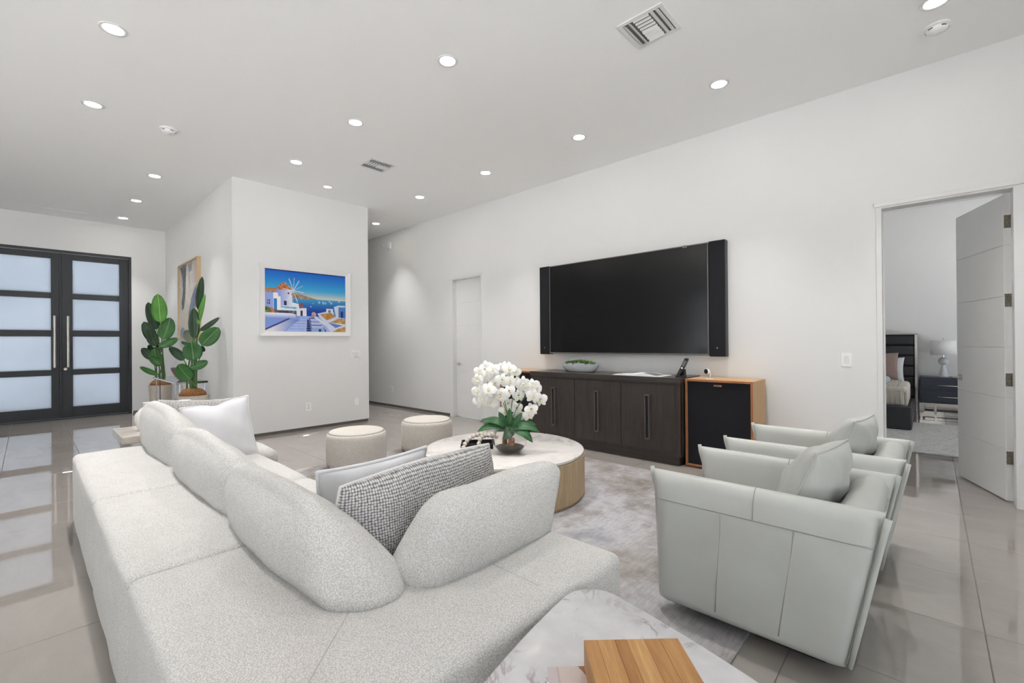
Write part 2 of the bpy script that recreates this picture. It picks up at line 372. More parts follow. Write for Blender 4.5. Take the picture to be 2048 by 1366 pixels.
WLOC = {}
def obj(name, g, mat, parent=None, smooth=False, uv=None, base=None, weld=False, angle=None):
    V = [Vector(p) for p in g[0]]
    if parent is not None:
        pl = WLOC[parent]; org = Vector(base) if base is not None else pl
    else:
        if base is not None: org = Vector(base)
        else:
            xs, ys, zs = zip(*[(p.x, p.y, p.z) for p in V]); org = Vector(((min(xs)+max(xs))/2, (min(ys)+max(ys))/2, min(zs)))
    me = bpy.data.meshes.new(name); me.from_pydata([tuple(p-org) for p in V], [], [tuple(f) for f in g[1]])
    if uv:
        ul = me.uv_layers.new(name='UVMap')
        for l in me.loops: ul.data[l.index].uv = uv[l.vertex_index]
    bm = bmesh.new(); bm.from_mesh(me)
    if weld: bmesh.ops.remove_doubles(bm, verts=bm.verts, dist=1e-5)
    bmesh.ops.recalc_face_normals(bm, faces=bm.faces); bm.to_mesh(me); bm.free()
    if smooth:
        for p in me.polygons: p.use_smooth = True
        if angle is not None: me.set_sharp_from_angle(angle=angle)
    me.materials.append(MAT[mat] if isinstance(mat, str) else mat); me.update()
    o = bpy.data.objects.new(name, me); COL.objects.link(o); WLOC[o] = org
    if parent is not None: o.parent = parent; o.location = org-WLOC[parent]
    else: o.location = org
    return o
def tag(o, label, cat, group=None, kind=None):
    o['label'] = label; o['category'] = cat
    if group: o['group'] = group
    if kind: o['kind'] = kind
    return o
def thing(name, label, cat, loc, group=None, kind=None):
    o = bpy.data.objects.new(name, None); COL.objects.link(o); o.location = loc; o.empty_display_size = .1; WLOC[o] = Vector(loc)
    return tag(o, label, cat, group, kind)
def dup(root, delta, label=None):
    c = root.copy(); COL.objects.link(c); c.location = root.location+Vector(delta); WLOC[c] = WLOC[root]+Vector(delta)
    if label: c['label'] = label
    for ch in list(root.children):
        k = ch.copy(); COL.objects.link(k); k.parent = c
        for g in list(ch.children):
            d = g.copy(); COL.objects.link(d); d.parent = k
    return c
def struct(name, g, mat, label, cat, **k): return tag(obj(name, g, mat, **k), label, cat, kind='structure')

# ================================================================== the room
BZ = .045                                   # wall starts above a recessed base
def wallrun(segs): return join(*[box(*s) for s in segs])
# --- TV wall with two doorways
FD = (-6.02, -5.32, 2.35)                   # far door opening
RD = (-.305, .458, 2.385)                   # bedroom door opening
T = .13
wall_back = struct('wall_back', wallrun([
    (X2-.5, FD[0], D, D+T, BZ, H), (FD[0], FD[1], D, D+T, FD[2], H), (FD[1], RD[0], D, D+T, BZ, H),
    (RD[0], RD[1], D, D+T, RD[2], H), (RD[1], XR+.1, D, D+T, BZ, H)]), 'wall', 'long white wall carrying the television, with two doorways', 'wall')
struct('baseboard_back', wallrun([(X2-.5, FD[0]-.1, D+.012, D+T, 0, BZ), (FD[1]+.03, RD[0]-.05, D+.012, D+T, 0, BZ), (RD[1]+.1, XR+.1, D+.012, D+T, 0, BZ)]),
       'base', 'recessed grey base strip under the television wall', 'baseboard')
# --- protruding block with the windmill picture
struct('wall_picture', wallrun([(X1-.12, X1, Y1, Y2, BZ, H)]), 'wall', 'white end wall with the blue seaside picture', 'wall')
struct('baseboard_picture', wallrun([(X1-.12, X1-.014, Y1+.014, Y2-.014, 0, BZ)]), 'base', 'recessed grey base strip under the picture wall', 'baseboard')
struct('wall_side', wallrun([(X2, X1-.12, Y1, Y1+.12, BZ, H)]), 'wall', 'white side wall behind the two potted plants', 'wall')
struct('baseboard_side', wallrun([(X2, X1-.12, Y1+.014, Y1+.12, 0, BZ)]), 'base', 'recessed grey base strip behind the potted plants', 'baseboard')
struct('wall_hall', wallrun([(X2-.5, X1-.12, Y2-.12, Y2, BZ, H)]), 'wall', 'white corridor wall facing the television wall', 'wall')
struct('wall_hall_end', wallrun([(X2-.5, X2-.38, Y2, D, 0, H)]), 'wall', 'white wall closing the corridor', 'wall')
# --- entry wall
EY0, EY1, EZ = -.548, 1.336, 2.925
struct('wall_left', wallrun([(X2-.15, X2, YB, EY0, BZ, H), (X2-.15, X2, EY0, EY1, EZ, H), (X2-.15, X2, EY1, Y1+.12, BZ, H)]), 'wall', 'white wall around the dark double entry door', 'wall')
struct('baseboard_left', wallrun([(X2-.15, X2-.014, YB, EY0-.02, 0, BZ), (X2-.15, X2-.014, EY1+.02, Y1, 0, BZ)]), 'base', 'recessed grey base strip beside the entry door', 'baseboard')
# --- unseen rear and right walls; openings added and sized to light the room
struct('wall_rear', wallrun([(X2-.15, -5.6, YB-.15, YB, 0, H), (-5.6, -3.4, YB-.15, YB, 2.8, H), (-3.4, XR+.1, YB-.15, YB, 0, H)]), 'wall', 'unseen white rear wall with an opening sized to light the room', 'wall')
struct('wall_right', wallrun([(XR, XR+.15, YB, -4.2, 0, H), (XR, XR+.15, -4.2, 1.6, 2.8, H), (XR, XR+.15, 1.6, D+T, 0, H)]), 'wall', 'unseen white right wall with an opening added to light the room', 'wall')
struct('unseen_window_1', wallrun([(x-.03, x+.03, YB-.1, YB-.04, 0, 2.8) for x in (-5.57, -4.5, -3.43)]+[(-5.6, -3.4, YB-.1, YB-.04, 2.74, 2.8)]), 'darkmetal', 'dark sliding door frames assumed in the unseen rear wall', 'window')
struct('unseen_window_2', wallrun([(XR+.04, XR+.1, y-.03, y+.03, 0, 2.8) for y in (-4.17, -2.25, -.35, 1.57)]+[(XR+.04, XR+.1, -4.2, 1.6, 2.74, 2.8)]), 'darkmetal', 'dark window frames added in the unseen right wall opening', 'window')
struct('bounce_ground', wallrun([(-30, 25, -25, YB-.2, -.12, -.02), (XR+.2, 25, YB-.2, 25, -.12, -.02), (-30, X2-.65, YB-.2, 25, -.12, -.02)]), 'patio', 'unseen pale patio paving added to bounce sun onto the ceiling', 'ground')  # paving out of view, added as a sun reflector to lift the ceiling
# --- bedroom shell
struct('wall_bedroom_back', wallrun([(-3.2, 3.1, BW, BW+.1, 0, H)]), 'wall', 'white bedroom wall behind the bed and lamp', 'wall')
struct('wall_bedroom_left', wallrun([(-3.2, -3.1, D+T, BW, 0, H)]), 'wall', 'white left bedroom wall', 'wall')
struct('wall_bedroom_right', wallrun([(3.0, 3.1, D+T, 7.0, 0, H), (3.0, 3.1, 9.2, BW, 0, H), (3.0, 3.1, 7.0, 9.2, 2.4, H), (3.0, 3.1, 7.0, 9.2, 0, .3)]), 'wall', 'white right bedroom wall with a window', 'wall')
# --- ceiling
ceiling = struct('ceiling', wallrun([(X2-.6, 3.2, YB-.2, BW+.1, H, H+.1)]), 'ceil', 'flat white ceiling with recessed lights', 'ceiling')
# --- floor: grout bed plus polished tiles
floor = struct('floor', wallrun([(X2-.6, XR+.15, YB-.2, D+T, -.1, -.004), (-3.2, 3.1, D+T, BW+.1, -.1, -.004)]), 'grout', 'polished greige porcelain tile floor', 'floor', base=(0, 0, -.1))
TS, GAP = .593, .0035
def tile_geo(): 
    h, b = (TS-GAP)/2, .0012
    V = [(-h, -h, -.009), (h, -h, -.009), (h, h, -.009), (-h, h, -.009), (-h, -h, -b), (h, -h, -b), (h, h, -b), (-h, h, -b), (-h+b, -h+b, 0), (h-b, -h+b, 0), (h-b, h-b, 0), (-h+b, h-b, 0)]
    F = [(8, 9, 10, 11)]+[(i, (i+1) % 4, 4+(i+1) % 4, 4+i) for i in range(4)]+[(4+i, 4+(i+1) % 4, 8+(i+1) % 4, 8+i) for i in range(4)]
    return V, F
tiles = []
for i in range(-24, 10):
    for j in range(-10, 20):
        x, y = .16+TS*(i+.5), -.18+TS*(j+.5)
        inmain = X2-.55 < x < XR+.3 and YB-.3 < y < D+.3
        inbed = -3.3 < x < 3.2 and D-.1 < y < BW+.2
        if not (inmain or inbed): continue
        if X2+.3 < x < X1-.3 and Y1+.3 < y < Y2-.3: continue
        vis = 0
        for dx in (-.5, 0, .5):
            for dy in (-.5, 0, .5):
                q = to_px((x+dx*TS, y+dy*TS, 0))
                if q and -20 < q[0] < 2068 and 600 < q[1] < 1390: vis = 1
        if y > D+.3 and not (-1.0 < x < 1.1): vis = 0
        tiles.append((0 if vis else 1, x*x+y*y, x, y))
tiles.sort()
t0 = None; rest = []
for k, (hid, d2, x, y) in enumerate(tiles):
    if hid or k >= 300: rest.append(move(tile_geo(), (x, y, 0))); continue
    if t0 is None:
        t0 = obj('tile', move(tile_geo(), (x, y, 0)), 'tile', floor, base=(x, y, 0))
    else:
        c = t0.copy(); COL.objects.link(c); c.parent = floor; c.location = Vector((x, y, 0))-WLOC[floor]
if rest:
    o = obj('tile_field', join(*rest), 'tile', floor); o['kind'] = 'stuff'

# ---------------------------------------------------------------- trims around doorways
def door_trim(n, x0, x1, z, w0, w1, label):
    f = D-.010
    g = join(rbox(x0-w0, x0+.003, f, D+T+.01, 0, z+.012, .002), rbox(x1-.003, x1+w1, f, D+T+.01, 0, z+.012, .002), box(x0+.003, x1-.003, f, D+T+.01, z-.003, z+.012),
             rbox(x0-w0-.012, x1+w1+.012, f-.016, D, z+.012, z+.05, .004), box(x0+.003, x0+.014, D+.118, D+.128, 0, z-.003), box(x0+.014, x1-.003, D+.118, D+.128, z-.014, z-.003))
    struct('trim_%d' % n, g, 'trim', label, 'door trim')
door_trim(1, FD[0], FD[1], FD[2], .085, .02, 'white casing around the closed far door')
door_trim(2, RD[0], RD[1], RD[2], .035, .085, 'white casing around the open bedroom doorway')

# ---------------------------------------------------------------- closed far door, six stacked panels
def lever(parent, px, py, pz, dx, dy, along):
    """square rose plus lever; (dx,dy) points out of the door, along = lever direction"""
    c = Vector((px, py, pz)); n = Vector((dx, dy, 0)).normalized(); a = Vector((*along, 0)).normalized()
    V = []; 
    for k0, k1 in ((-1, -1), (1, -1), (1, 1), (-1, 1)): V.append(c+a*.027*k0+Vector((0, 0, .027*k1)))
    g = ([tuple(v) for v in V]+[tuple(v+n*.009) for v in V], [(0, 1, 2, 3), (4, 5, 6, 7)]+[(i, (i+1) % 4, 4+(i+1) % 4, 4+i) for i in range(4)])
    h = obj('handle', bevel(g, .002), 'nickel', parent)
    obj('lever', join(tube([c+n*.005, c+n*.05], .009, 10), tube([c+n*.05-a*.01, c+n*.05+a*.115], .0085, 10)), 'nickel', h, smooth=True)
dr = thing('door_1', 'closed white flush door with horizontal grooves in the television wall', 'door', ((FD[0]+FD[1])/2, D+.08, 0), kind='structure')
dr_h = (FD[2]-.012)/6
for k in range(6): obj('panel', bevel(box(FD[0]+.004, FD[1]-.004, D+.072, D+.114, .008+k*dr_h, .008+(k+1)*dr_h-.001), .003, 1), 'trim', dr)
lever(dr, FD[0]+.075, D+.072, .905, 0, -1, (1, 0))
# ---------------------------------------------------------------- open bedroom door
P0 = Vector((.417, 5.135, 0)); P1 = Vector((.176, 5.833, 0)); dl = (P1-P0).normalized(); dn = Vector((dl.y, -dl.x, 0))
ln = (P1-P0).length
dr2 = thing('door_2', 'white flush bedroom door with horizontal grooves, standing open on four hinges', 'door', tuple(P0), kind='structure')
dh = (RD[2]-.02)/6
for k in range(6):
    z0, z1 = .012+k*dh, .012+(k+1)*dh-.001
    b = [P0, P1, P1+dn*.044, P0+dn*.044]
    obj('panel', bevel(prism([(p.x, p.y) for p in b], 'z', z0, z1), .003, 1), 'trim', dr2)
hp = P1-dl*.065
lever(dr2, hp.x, hp.y, .915, -dn.x, -dn.y, (-dl.x, -dl.y))
hp2 = hp+dn*.044
lever(dr2, hp2.x, hp2.y, .915, dn.x, dn.y, (-dl.x, -dl.y))
for z in (.343, .944, 1.557, 2.164):
    hb = P0+dn*.022
    g = [hb-dn*.020-dl*.003, hb+dn*.020-dl*.003, hb+dn*.020+dl*.0, hb-dn*.020+dl*.0]
    h = obj('hinge', prism([(p.x, p.y) for p in g], 'z', z-.05, z+.05), 'hinge', dr2)
    kn = P0+dn*.044-dl*.004
    obj('knuckle', tube([(kn.x, kn.y, z-.052), (kn.x, kn.y, z+.052)], .006, 8), 'hinge', h)

# ---------------------------------------------------------------- double entry door
ed = thing('door_3', 'dark metal double entry door with eight frosted panes and long bar handles', 'door', (X2-.06, .395, 0), kind='structure')
xf = X2-.055                                # leaf face
obj('outer_frame', join(box(X2-.15, X2+.004, EY1-.04, EY1, 0, EZ), box(X2-.15, X2+.004, EY0, EY0+.04, 0, EZ), box(X2-.15, X2+.004, EY0+.04, EY1-.04, EZ-.04, EZ), box(X2-.15, X2+.004, EY0, EY1, -.003, .018)), 'darkmetal', ed)
PZ = [(.205, .763), (.859, 1.435), (1.54, 2.09), (2.186, 2.775)]
def leaf_door(y0, y1, py0, py1):
    zt = EZ-.045
    zz = [.022]+[q for p in PZ for q in p]+[zt]
    st = join(rbox(xf-.05, xf, y0, py0, .022, zt, .003), rbox(xf-.05, xf, py1, y1, .022, zt, .003))
    lf = obj('leaf_stile', st, 'darkmetal', ed)
    for k in range(0, len(zz), 2): obj('rail', rbox(xf-.048, xf-.002, py0-.002, py1+.002, zz[k], zz[k+1], .003), 'darkmetal', ed)
    for z0, z1 in PZ: obj('pane', box(xf-.030, xf-.020, py0-.001, py1+.001, z0, z1), 'frosted', ed)
leaf_door(.408, EY1-.042, .546, 1.17)
leaf_door(EY0+.042, .382, -.372, .281)
obj('meeting_strip', box(xf-.05, xf+.012, .383, .407, .022, EZ-.045), 'darkmetal', ed)
for y in (.320, .483):
    h = obj('pull_bar', tube([(xf+.075, y, .90), (xf+.075, y, 1.79)], .019, 14), 'nickel', ed, smooth=True, angle=.6)
    for z in (1.05, 1.64): obj('standoff', tube([(xf, y, z), (xf+.075, y, z)], .009, 8), 'nickel', h)
obj('deadbolt', lathe([(0, 0), (.026, 0), (.026, .008), (.02, .014), (0, .014)], (0, 0, 0), 18) and frame(lathe([(0, 0), (.026, 0), (.026, .008), (.02, .014), (0, .014)], (0, 0, 0), 18), (xf, .452, .868), (0, 1, 0), (0, 0, 1)), 'nickel', ed)

# ---------------------------------------------------------------- ceiling fixtures
def downlight(x, y, label, dim=False, r=.058, power=1.):
    t = thing('recessed_light', label, 'ceiling light', (x, y, H), 'recessed ceiling lights')
    obj('trim_ring', lathe([(r, -.001), (r+.004, -.006), (r+.022, -.005), (r+.024, -.0005)], (x, y, H), 28), 'trim', t, smooth=True)
    obj('lens', lathe([(0, -.003), (r, -.003)], (x, y, H), 28), 'lens_dim' if dim else 'lens', t)
    if not dim:
        l = bpy.data.lights.new('downlight_lamp', 'AREA'); l.shape = 'DISK'; l.size = 2*r*.9; l.energy = DOWN_W*power; l.color = (1, .98, .97); l.spread = math.radians(76)
        o = bpy.data.objects.new('downlight_lamp', l); COL.objects.link(o); o.location = (x, y, H-.008); WLOC[o] = o.location; 
        o.parent = t; o.location = (0, 0, -.008)
LN = [(-4.2, .42, 'lit recessed light nearest the top left corner of the ceiling'), (-5.65, .42, 'lit recessed light above the smoke detector, at far left'),
      (-7.46, 1.15, 'largest of the three lit recessed lights in a row before the entry door'), (-8.93, 1.15, 'middle one of three lit recessed lights before the entry door'), (-10.3, 1.146, 'lit recessed light closest to the entry door'),
      (-5.67, 2.25, 'lit recessed light above the seaside picture wall, beside the small vent'), (-4.23, 2.26, 'lit recessed light just before the small vent, middle row'), (-2.78, 2.27, 'lit recessed light left of the large vent'),
      (.04, 4.1, 'lit recessed light at the top edge beside the right smoke detector'), (-1.33, 4.1, 'lit recessed light above the right half of the television'), (-2.79, 4.1, 'lit recessed light above the left part of the television'),
      (-4.26, 4.1, 'lit recessed light above the far door, fourth along the television wall'), (-5.69, 4.08, 'lit recessed light at the corridor mouth, fifth along the television wall'), (-7.52, 4.41, 'small lit recessed light inside the corridor')]
for x, y, lb in LN: downlight(x, y, lb)
downlight(-6.25, 2.91, 'dim unlit recessed fixture right above the picture wall', True, .05)
for x, y in ((-2.78, .42), (-1.33, 2.26), (-1.33, -1.42), (-4.2, -1.42), (-7.2, -1.42)):  # unseen fixtures assumed to continue the grid, added for their light
    downlight(x, y, 'added recessed light, unseen behind or above the camera')
def detector(x, y, label):
    t = thing('smoke_detector', label, 'smoke detector', (x, y, H))
    obj('base', lathe([(.075, 0), (.075, -.01), (.07, -.012), (0, -.012)], (x, y, H), 28), 'whiteplastic', t, smooth=True, angle=.5)
    obj('dome', lathe([(.062, -.012), (.06, -.03), (.045, -.042), (0, -.046)], (x, y, H), 28), 'whiteplastic', t, smooth=True)
    for k in range(5):
        a = k*2*math.pi/5
        obj('slot', move(box(-.014, .014, .056, .0615, -.028, -.022), (x, y, H), a), 'dark', t)
detector(-5.74, 1.0, 'white round smoke detector on the left part of the ceiling')
detector(.05, 4.43, 'white round smoke detector at the right, near the bedroom doorway')
def vent(x0, x1, y0, y1, label):
    t = thing('ceiling_vent', label, 'air vent', ((x0+x1)/2, (y0+y1)/2, H))
    f = .03; z = H
    obj('flange', join(rbox(x0, x1, y0, y0+f, z-.008, z, .002), rbox(x0, x1, y1-f, y1, z-.008, z, .002), rbox(x0, x0+f, y0+f, y1-f, z-.008, z, .002), rbox(x1-f, x1, y0+f, y1-f, z-.008, z, .002)), 'trim', t)
    obj('duct', box(x0+f, x1-f, y0+f, y1-f, z-.002, z), 'ventdark', t)
    ax0, ax1, ay0, ay1 = x0+f, x1-f, y0+f, y1-f; wx = ax1-ax0; wy = ay1-ay0
    def slat(a, b, c, d_, tilt, alongx):
        if alongx: v = [(a, c, z-.003), (b, c, z-.003), (b, d_, z-.016*tilt-.003), (a, d_, z-.016*tilt-.003)]
        else: v = [(a, c, z-.003), (b, c, z-.016*tilt-.003), (b, d_, z-.016*tilt-.003), (a, d_, z-.003)]
        v2 = [(p[0], p[1], p[2]-.0025) for p in v]
        obj('louvre', (v+v2, [(0, 1, 2, 3), (4, 5, 6, 7)]+[(i, (i+1) % 4, 4+(i+1) % 4, 4+i) for i in range(4)]), 'trim', t)
    for k in range(2): slat(ax0+k*wx*.14+.004, ax0+k*wx*.14+wx*.11, ay0, ay1, 1, False)
    for k in range(2): slat(ax1-k*wx*.14-wx*.11, ax1-k*wx*.14-.004, ay0, ay1, .5, False)
    bx0, bx1 = ax0+wx*.29, ax1-wx*.29
    for k in range(8):
        s = k < 4; slat(bx0, bx1, ay0+k*wy/8+.002, ay0+(k+1)*wy/8-(.016 if s else .011), .35 if s else .8, True)
vent(-1.612, -1.28, 2.845, 3.18, 'large square white ceiling vent with louvres, near the top edge')
vent(-5.21, -4.89, 2.81, 3.155, 'small square white ceiling vent with louvres, above the corridor corner')
tag(obj('slot_diffuser', join(box(-10.46, -10.44, .10, .73, H-.005, H), box(-10.40, -10.38, .10, .73, H-.005, H), box(-10.44, -10.40, .10, .115, H-.005, H), box(-10.44, -10.40, .715, .73, H-.005, H), box(-10.44, -10.40, .115, .715, H-.001, H)), 'trim'), 'long white linear slot diffuser in the ceiling before the entry door', 'air vent')

# ---------------------------------------------------------------- wall plates
def plate(name, label, cat, c, n, kind, w_=.078, h_=.122, gang=1):
    """c centre on the wall, n = 'y' (faces -Y) or 'x' (faces +X)"""
    def fr(g):
        if n == 'y': return [(c[0]+p[0], c[1]-p[2], c[2]+p[1]) for p in g[0]], g[1]
        return [(c[0]+p[2], c[1]+p[0], c[2]+p[1]) for p in g[0]], g[1]
    t = thing(name, label, cat, c)
    obj('plate', fr(rbox(-w_/2, w_/2, -h_/2, h_/2, 0, .006, .002)), 'whiteplastic', t)
    for k in range(gang):
        ox = (k-(gang-1)/2)*.046
        if kind == 'rocker': obj('rocker', fr(rbox(ox-.017, ox+.017, -.034, .034, .006, .010, .0015)), 'trim', t)
        elif kind == 'outlet':
            for s in (-1, 1):
                q = obj('socket', fr(rbox(ox-.017, ox+.017, s*.02-.015, s*.02+.015, .006, .008, .001)), 'trim', t)
                obj('slots', fr(join(box(ox-.008, ox-.005, s*.02-.005, s*.02+.006, .008, .0085), box(ox+.005, ox+.008, s*.02-.005, s*.02+.006, .008, .0085))), 'dark', q)
plate('light_switch', 'white rocker light switch beside the bedroom doorway', 'light switch', (-.555, D, 1.085), 'y', 'rocker')
plate('light_switch', 'white triple switch plate right below the seaside picture', 'light switch', (X1, 3.583, 1.10), 'x', 'rocker', .155, .122, 3)
plate('wall_outlet', 'white double outlet low on the picture wall', 'outlet', (X1, 2.83, .341), 'x', 'outlet')
plate('blank_plate', 'blank white plate low on the picture wall near its right edge', 'wall plate', (X1, 3.59, .342), 'x', 'blank')
plate('wall_outlet', 'white outlet low on the corridor part of the long wall', 'outlet', (-7.94, D, .35), 'y', 'outlet')
t = thing('motion_sensor', 'small white motion sensor high on the corridor wall', 'sensor', (-7.96, D, 3.16))
obj('body', rbox(-8.015, -7.905, D-.05, D, 3.165, 3.30, .012, 3), 'whiteplastic', t); obj('window', rbox(-7.99, -7.93, D-.054, D-.048, 3.18, 3.22, .004), 'trim', t)
tag(obj('chime_button', frame(lathe([(0, 0), (.03, 0), (.028, .012), (0, .014)], (0, 0, 0), 18), (-8.22, D, 3.27), (1, 0, 0), (0, 0, 1)), 'whiteplastic', smooth=True), 'tiny round white button left of the corridor motion sensor', 'sensor')

# ================================================================== television wall furniture
# --- television with side speakers
tv = thing('television', 'large black flat television mounted on the white wall', 'television', (-2.775, D, 1.11))
obj('mount', box(-3.2, -2.3, D-.05, D, 1.4, 2.0), 'blackplastic', tv)
obj('chassis', rbox(-3.845, -1.716, D-.085, D-.05, 1.108, 2.306, .006), 'blackplastic', tv)
obj('screen', box(-3.833, -1.728, D-.0875, D-.084, 1.128, 2.297), 'screen', tv)
obj('bezel', join(box(-3.845, -1.716, D-.09, D-.084, 2.297, 2.306), box(-3.845, -1.716, D-.09, D-.084, 1.108, 1.128), box(-3.845, -3.833, D-.09, D-.084, 1.128, 2.297), box(-1.728, -1.716, D-.09, D-.084, 1.128, 2.297)), 'pull', tv)
obj('sensor_clip', rbox(-1.99, -1.94, D-.095, D-.084, 2.285, 2.31, .003), 'keys', tv)
for x0, x1, lb in ((-4.012, -3.848, 'tall slim black speaker on the left edge of the television'), (-1.712, -1.548, 'tall slim black speaker on the right edge of the television')):
    s = thing('side_speaker', lb, 'speaker', ((x0+x1)/2, D, 1.098), 'side speakers of the television')
    obj('cabinet', rbox(x0, x1, D-.085, D, 1.098, 2.314, .006), 'blackplastic', s)
    obj('grille', rbox(x0+.004, x1-.004, D-.1, D-.085, 1.102, 2.31, .004), 'black', s)
    obj('logo_dot', frame(lathe([(0, 0), (.006, 0), (.005, .002), (0, .002)], (0, 0, 0), 12), ((x0+x1)/2, D-.1, 1.19), (1, 0, 0), (0, 0, 1)), 'nickel', s)

# --- sideboard
sx0, sx1, sy0, sy1 = -3.81, -1.842, 4.45, 4.965
sb = thing('sideboard', 'low espresso wood sideboard with three doors under the television', 'sideboard', ((sx0+sx1)/2, (sy0+sy1)/2, 0))
obj('carcass', join(box(sx0, sx0+.04, sy0+.012, sy1, .095, .84), box(sx1-.04, sx1, sy0+.012, sy1, .095, .84), box(sx0+.04, sx1-.04, sy0+.03, sy1, .095, .12), box(sx0+.04, sx1-.04, sy1-.02, sy1, .12, .84)), 'espresso', sb)
obj('face_frame', join(rbox(sx0, sx0+.048, sy0, sy0+.03, .095, .84, .002), rbox(sx1-.048, sx1, sy0, sy0+.03, .095, .84, .002), box(sx0+.048, sx1-.048, sy0+.002, sy0+.03, .822, .84), box(sx0+.048, sx1-.048, sy0+.002, sy0+.03, .095, .122)), 'espresso', sb)
obj('top', rbox(sx0-.008, sx1+.008, sy0-.012, sy1, .84, .892, .003), 'espresso_x', sb)
obj('plinth', box(sx0+.03, sx1-.03, sy0+.035, sy1-.03, 0, .095), 'espresso_x', sb)
db = [-3.758, -3.124, -2.505, -1.888]
for k, hx in enumerate((-3.425, -2.805, -2.188)):
    d = obj('door', rbox(db[k]+.003, db[k+1]-.003, sy0-.004, sy0+.018, .125, .819, .002), 'espresso', sb)
    y0, y1 = sy0-.034, sy0-.004
    obj('pull', join(box(hx-.026, hx-.016, y0, y1, .238, .705), box(hx+.016, hx+.026, y0, y1, .238, .705), box(hx-.016, hx+.016, y0, y1, .238, .25), box(hx-.016, hx+.016, y0, y1, .693, .705)), 'pull', d)

# --- two floor loudspeakers in oak cabinets
def letters(text, size, parent, at, mat):
    cu = bpy.data.curves.new('lettering', 'FONT'); cu.body = text; cu.size = size; cu.align_x = 'CENTER'; cu.align_y = 'CENTER'; cu.extrude = .0003
    to = bpy.data.objects.new('lettering_tmp', cu); COL.objects.link(to)
    me = to.to_mesh(); V = [(at[0]+v.co.x, at[1]-v.co.z, at[2]+v.co.y) for v in me.vertices]; F = [tuple(p.vertices) for p in me.polygons]
    to.to_mesh_clear(); bpy.data.objects.remove(to)
    return obj('lettering', (V, F), mat, parent)
def floor_speaker(x0, x1, label):
    y0, y1, z1 = 4.53, 4.965, .882
    s = thing('floor_speaker', label, 'loudspeaker', ((x0+x1)/2, (y0+y1)/2, 0), 'pair of oak floor loudspeakers')
    t_ = .02
    obj('cabinet', join(box(x0, x1, y0+.004, y1, z1-t_, z1), box(x0, x1, y0+.004, y1, .012, .012+t_), box(x0, x0+t_, y0+.004, y1, .012+t_, z1-t_), box(x1-t_, x1, y0+.004, y1, .012+t_, z1-t_), box(x0+t_, x1-t_, y1-.02, y1, .012+t_, z1-t_)), 'oak', s)
    obj('edge_band', join(box(x0, x1, y0, y0+.004, z1-t_, z1), box(x0, x1, y0, y0+.004, .012, .012+t_), box(x0, x0+t_, y0, y0+.004, .012+t_, z1-t_), box(x1-t_, x1, y0, y0+.004, .012+t_, z1-t_)), 'oak_edge', s)
    obj('riser', box(x0+.03, x1-.03, y0+.04, y1-.03, 0, .012), 'dark', s)
    obj('grille', rbox(x0+t_, x1-t_, y0+.012, y0+.03, .012+t_, z1-t_, .003), 'black', s)
    b = obj('badge', rbox((x0+x1)/2-.037, (x0+x1)/2+.037, y0+.008, y0+.012, z1-.062, z1-.047, .001), 'copper', s)
    letters('KLIPSCH', .0125, b, ((x0+x1)/2, y0+.0075, z1-.0545), 'dark')
floor_speaker(-1.826, -1.2, 'oak floor loudspeaker with black grille, right of the sideboard')
floor_speaker(-4.45, -3.824, 'oak floor loudspeaker left of the sideboard, half hidden by the orchid')

# --- bowl of succulents
bw = thing('succulent_bowl', 'white oval bowl of green succulents on the sideboard', 'planter', (-3.21, 4.70, .892))
def oval(prof, c, n=32): return lathe(prof, c, n, 1.0, .5)
obj('bowl', oval([(.16, 0), (.20, .008), (.245, .05), (.268, .098), (.262, .098), (.235, .05), (.0, .04)], (-3.21, 4.70, .892)), 'ceramic', bw, smooth=True, angle=.9)
obj('soil', oval([(0, .074), (.245, .074)], (-3.21, 4.70, .892)), 'soil', bw)
r2 = random.Random(3)
for k in range(46):
    a = r2.random()*6.283; q = math.sqrt(r2.random())*.215; cx, cy = -3.21+q*math.cos(a), 4.70+.46*q*math.sin(a); rr = .022+.014*r2.random(); hh = .07*(1-(q/.23)**2)+.045
    V, F = [], []
    for m in range(9):
        b = m*2.4; tl = .35+.07*m; d_ = Vector((math.cos(b)*math.cos(tl), math.sin(b)*math.cos(tl), math.sin(tl)+.3)).normalized(); sd = Vector((-math.sin(b), math.cos(b), 0)); o_ = Vector((cx, cy, .892+.066+hh*.5))
        n = len(V); V += [tuple(o_), tuple(o_+d_*rr*.6+sd*rr*.3+Vector((0, 0, .004))), tuple(o_+d_*rr*1.25), tuple(o_+d_*rr*.6-sd*rr*.3+Vector((0, 0, .004))), tuple(o_+d_*rr*.6-Vector((0, 0, .006)))]
        F += [(n, n+1, n+2), (n, n+2, n+3), (n, n+4, n+1), (n+1, n+4, n+2), (n+2, n+4, n+3), (n+3, n+4, n)]
    obj('rosette', (V, F), 'succulent', bw)
# --- open book
bk = thing('open_book', 'open white picture book lying on the sideboard', 'book', (-2.35, 4.62, .892))
def pages(sgn):
    V, F = [], []; n = 10; y0, y1 = 4.49, 4.77
    for i in range(n+1):
        t = i/n; x = -2.35+sgn*t*.275; z = .892+.006+.020*math.sin(math.pi*min(1, t*1.25+.12))**.7*(1-t*.45)
        V += [(x, y0, z), (x, y1, z), (x, y0, .896), (x, y1, .896)]
    for i in range(n):
        a = 4*i; F += [(a, a+4, a+5, a+1), (a+2, a+3, a+7, a+6), (a, a+2, a+6, a+4), (a+1, a+5, a+7, a+3)]
    F += [(0, 1, 3, 2), (4*n, 4*n+2, 4*n+3, 4*n+1)]
    return V, F
obj('cover', join(rbox(-2.635, -2.355, 4.483, 4.777, .892, .8955, .001), rbox(-2.345, -2.065, 4.483, 4.777, .892, .8955, .001)), 'paper', bk)
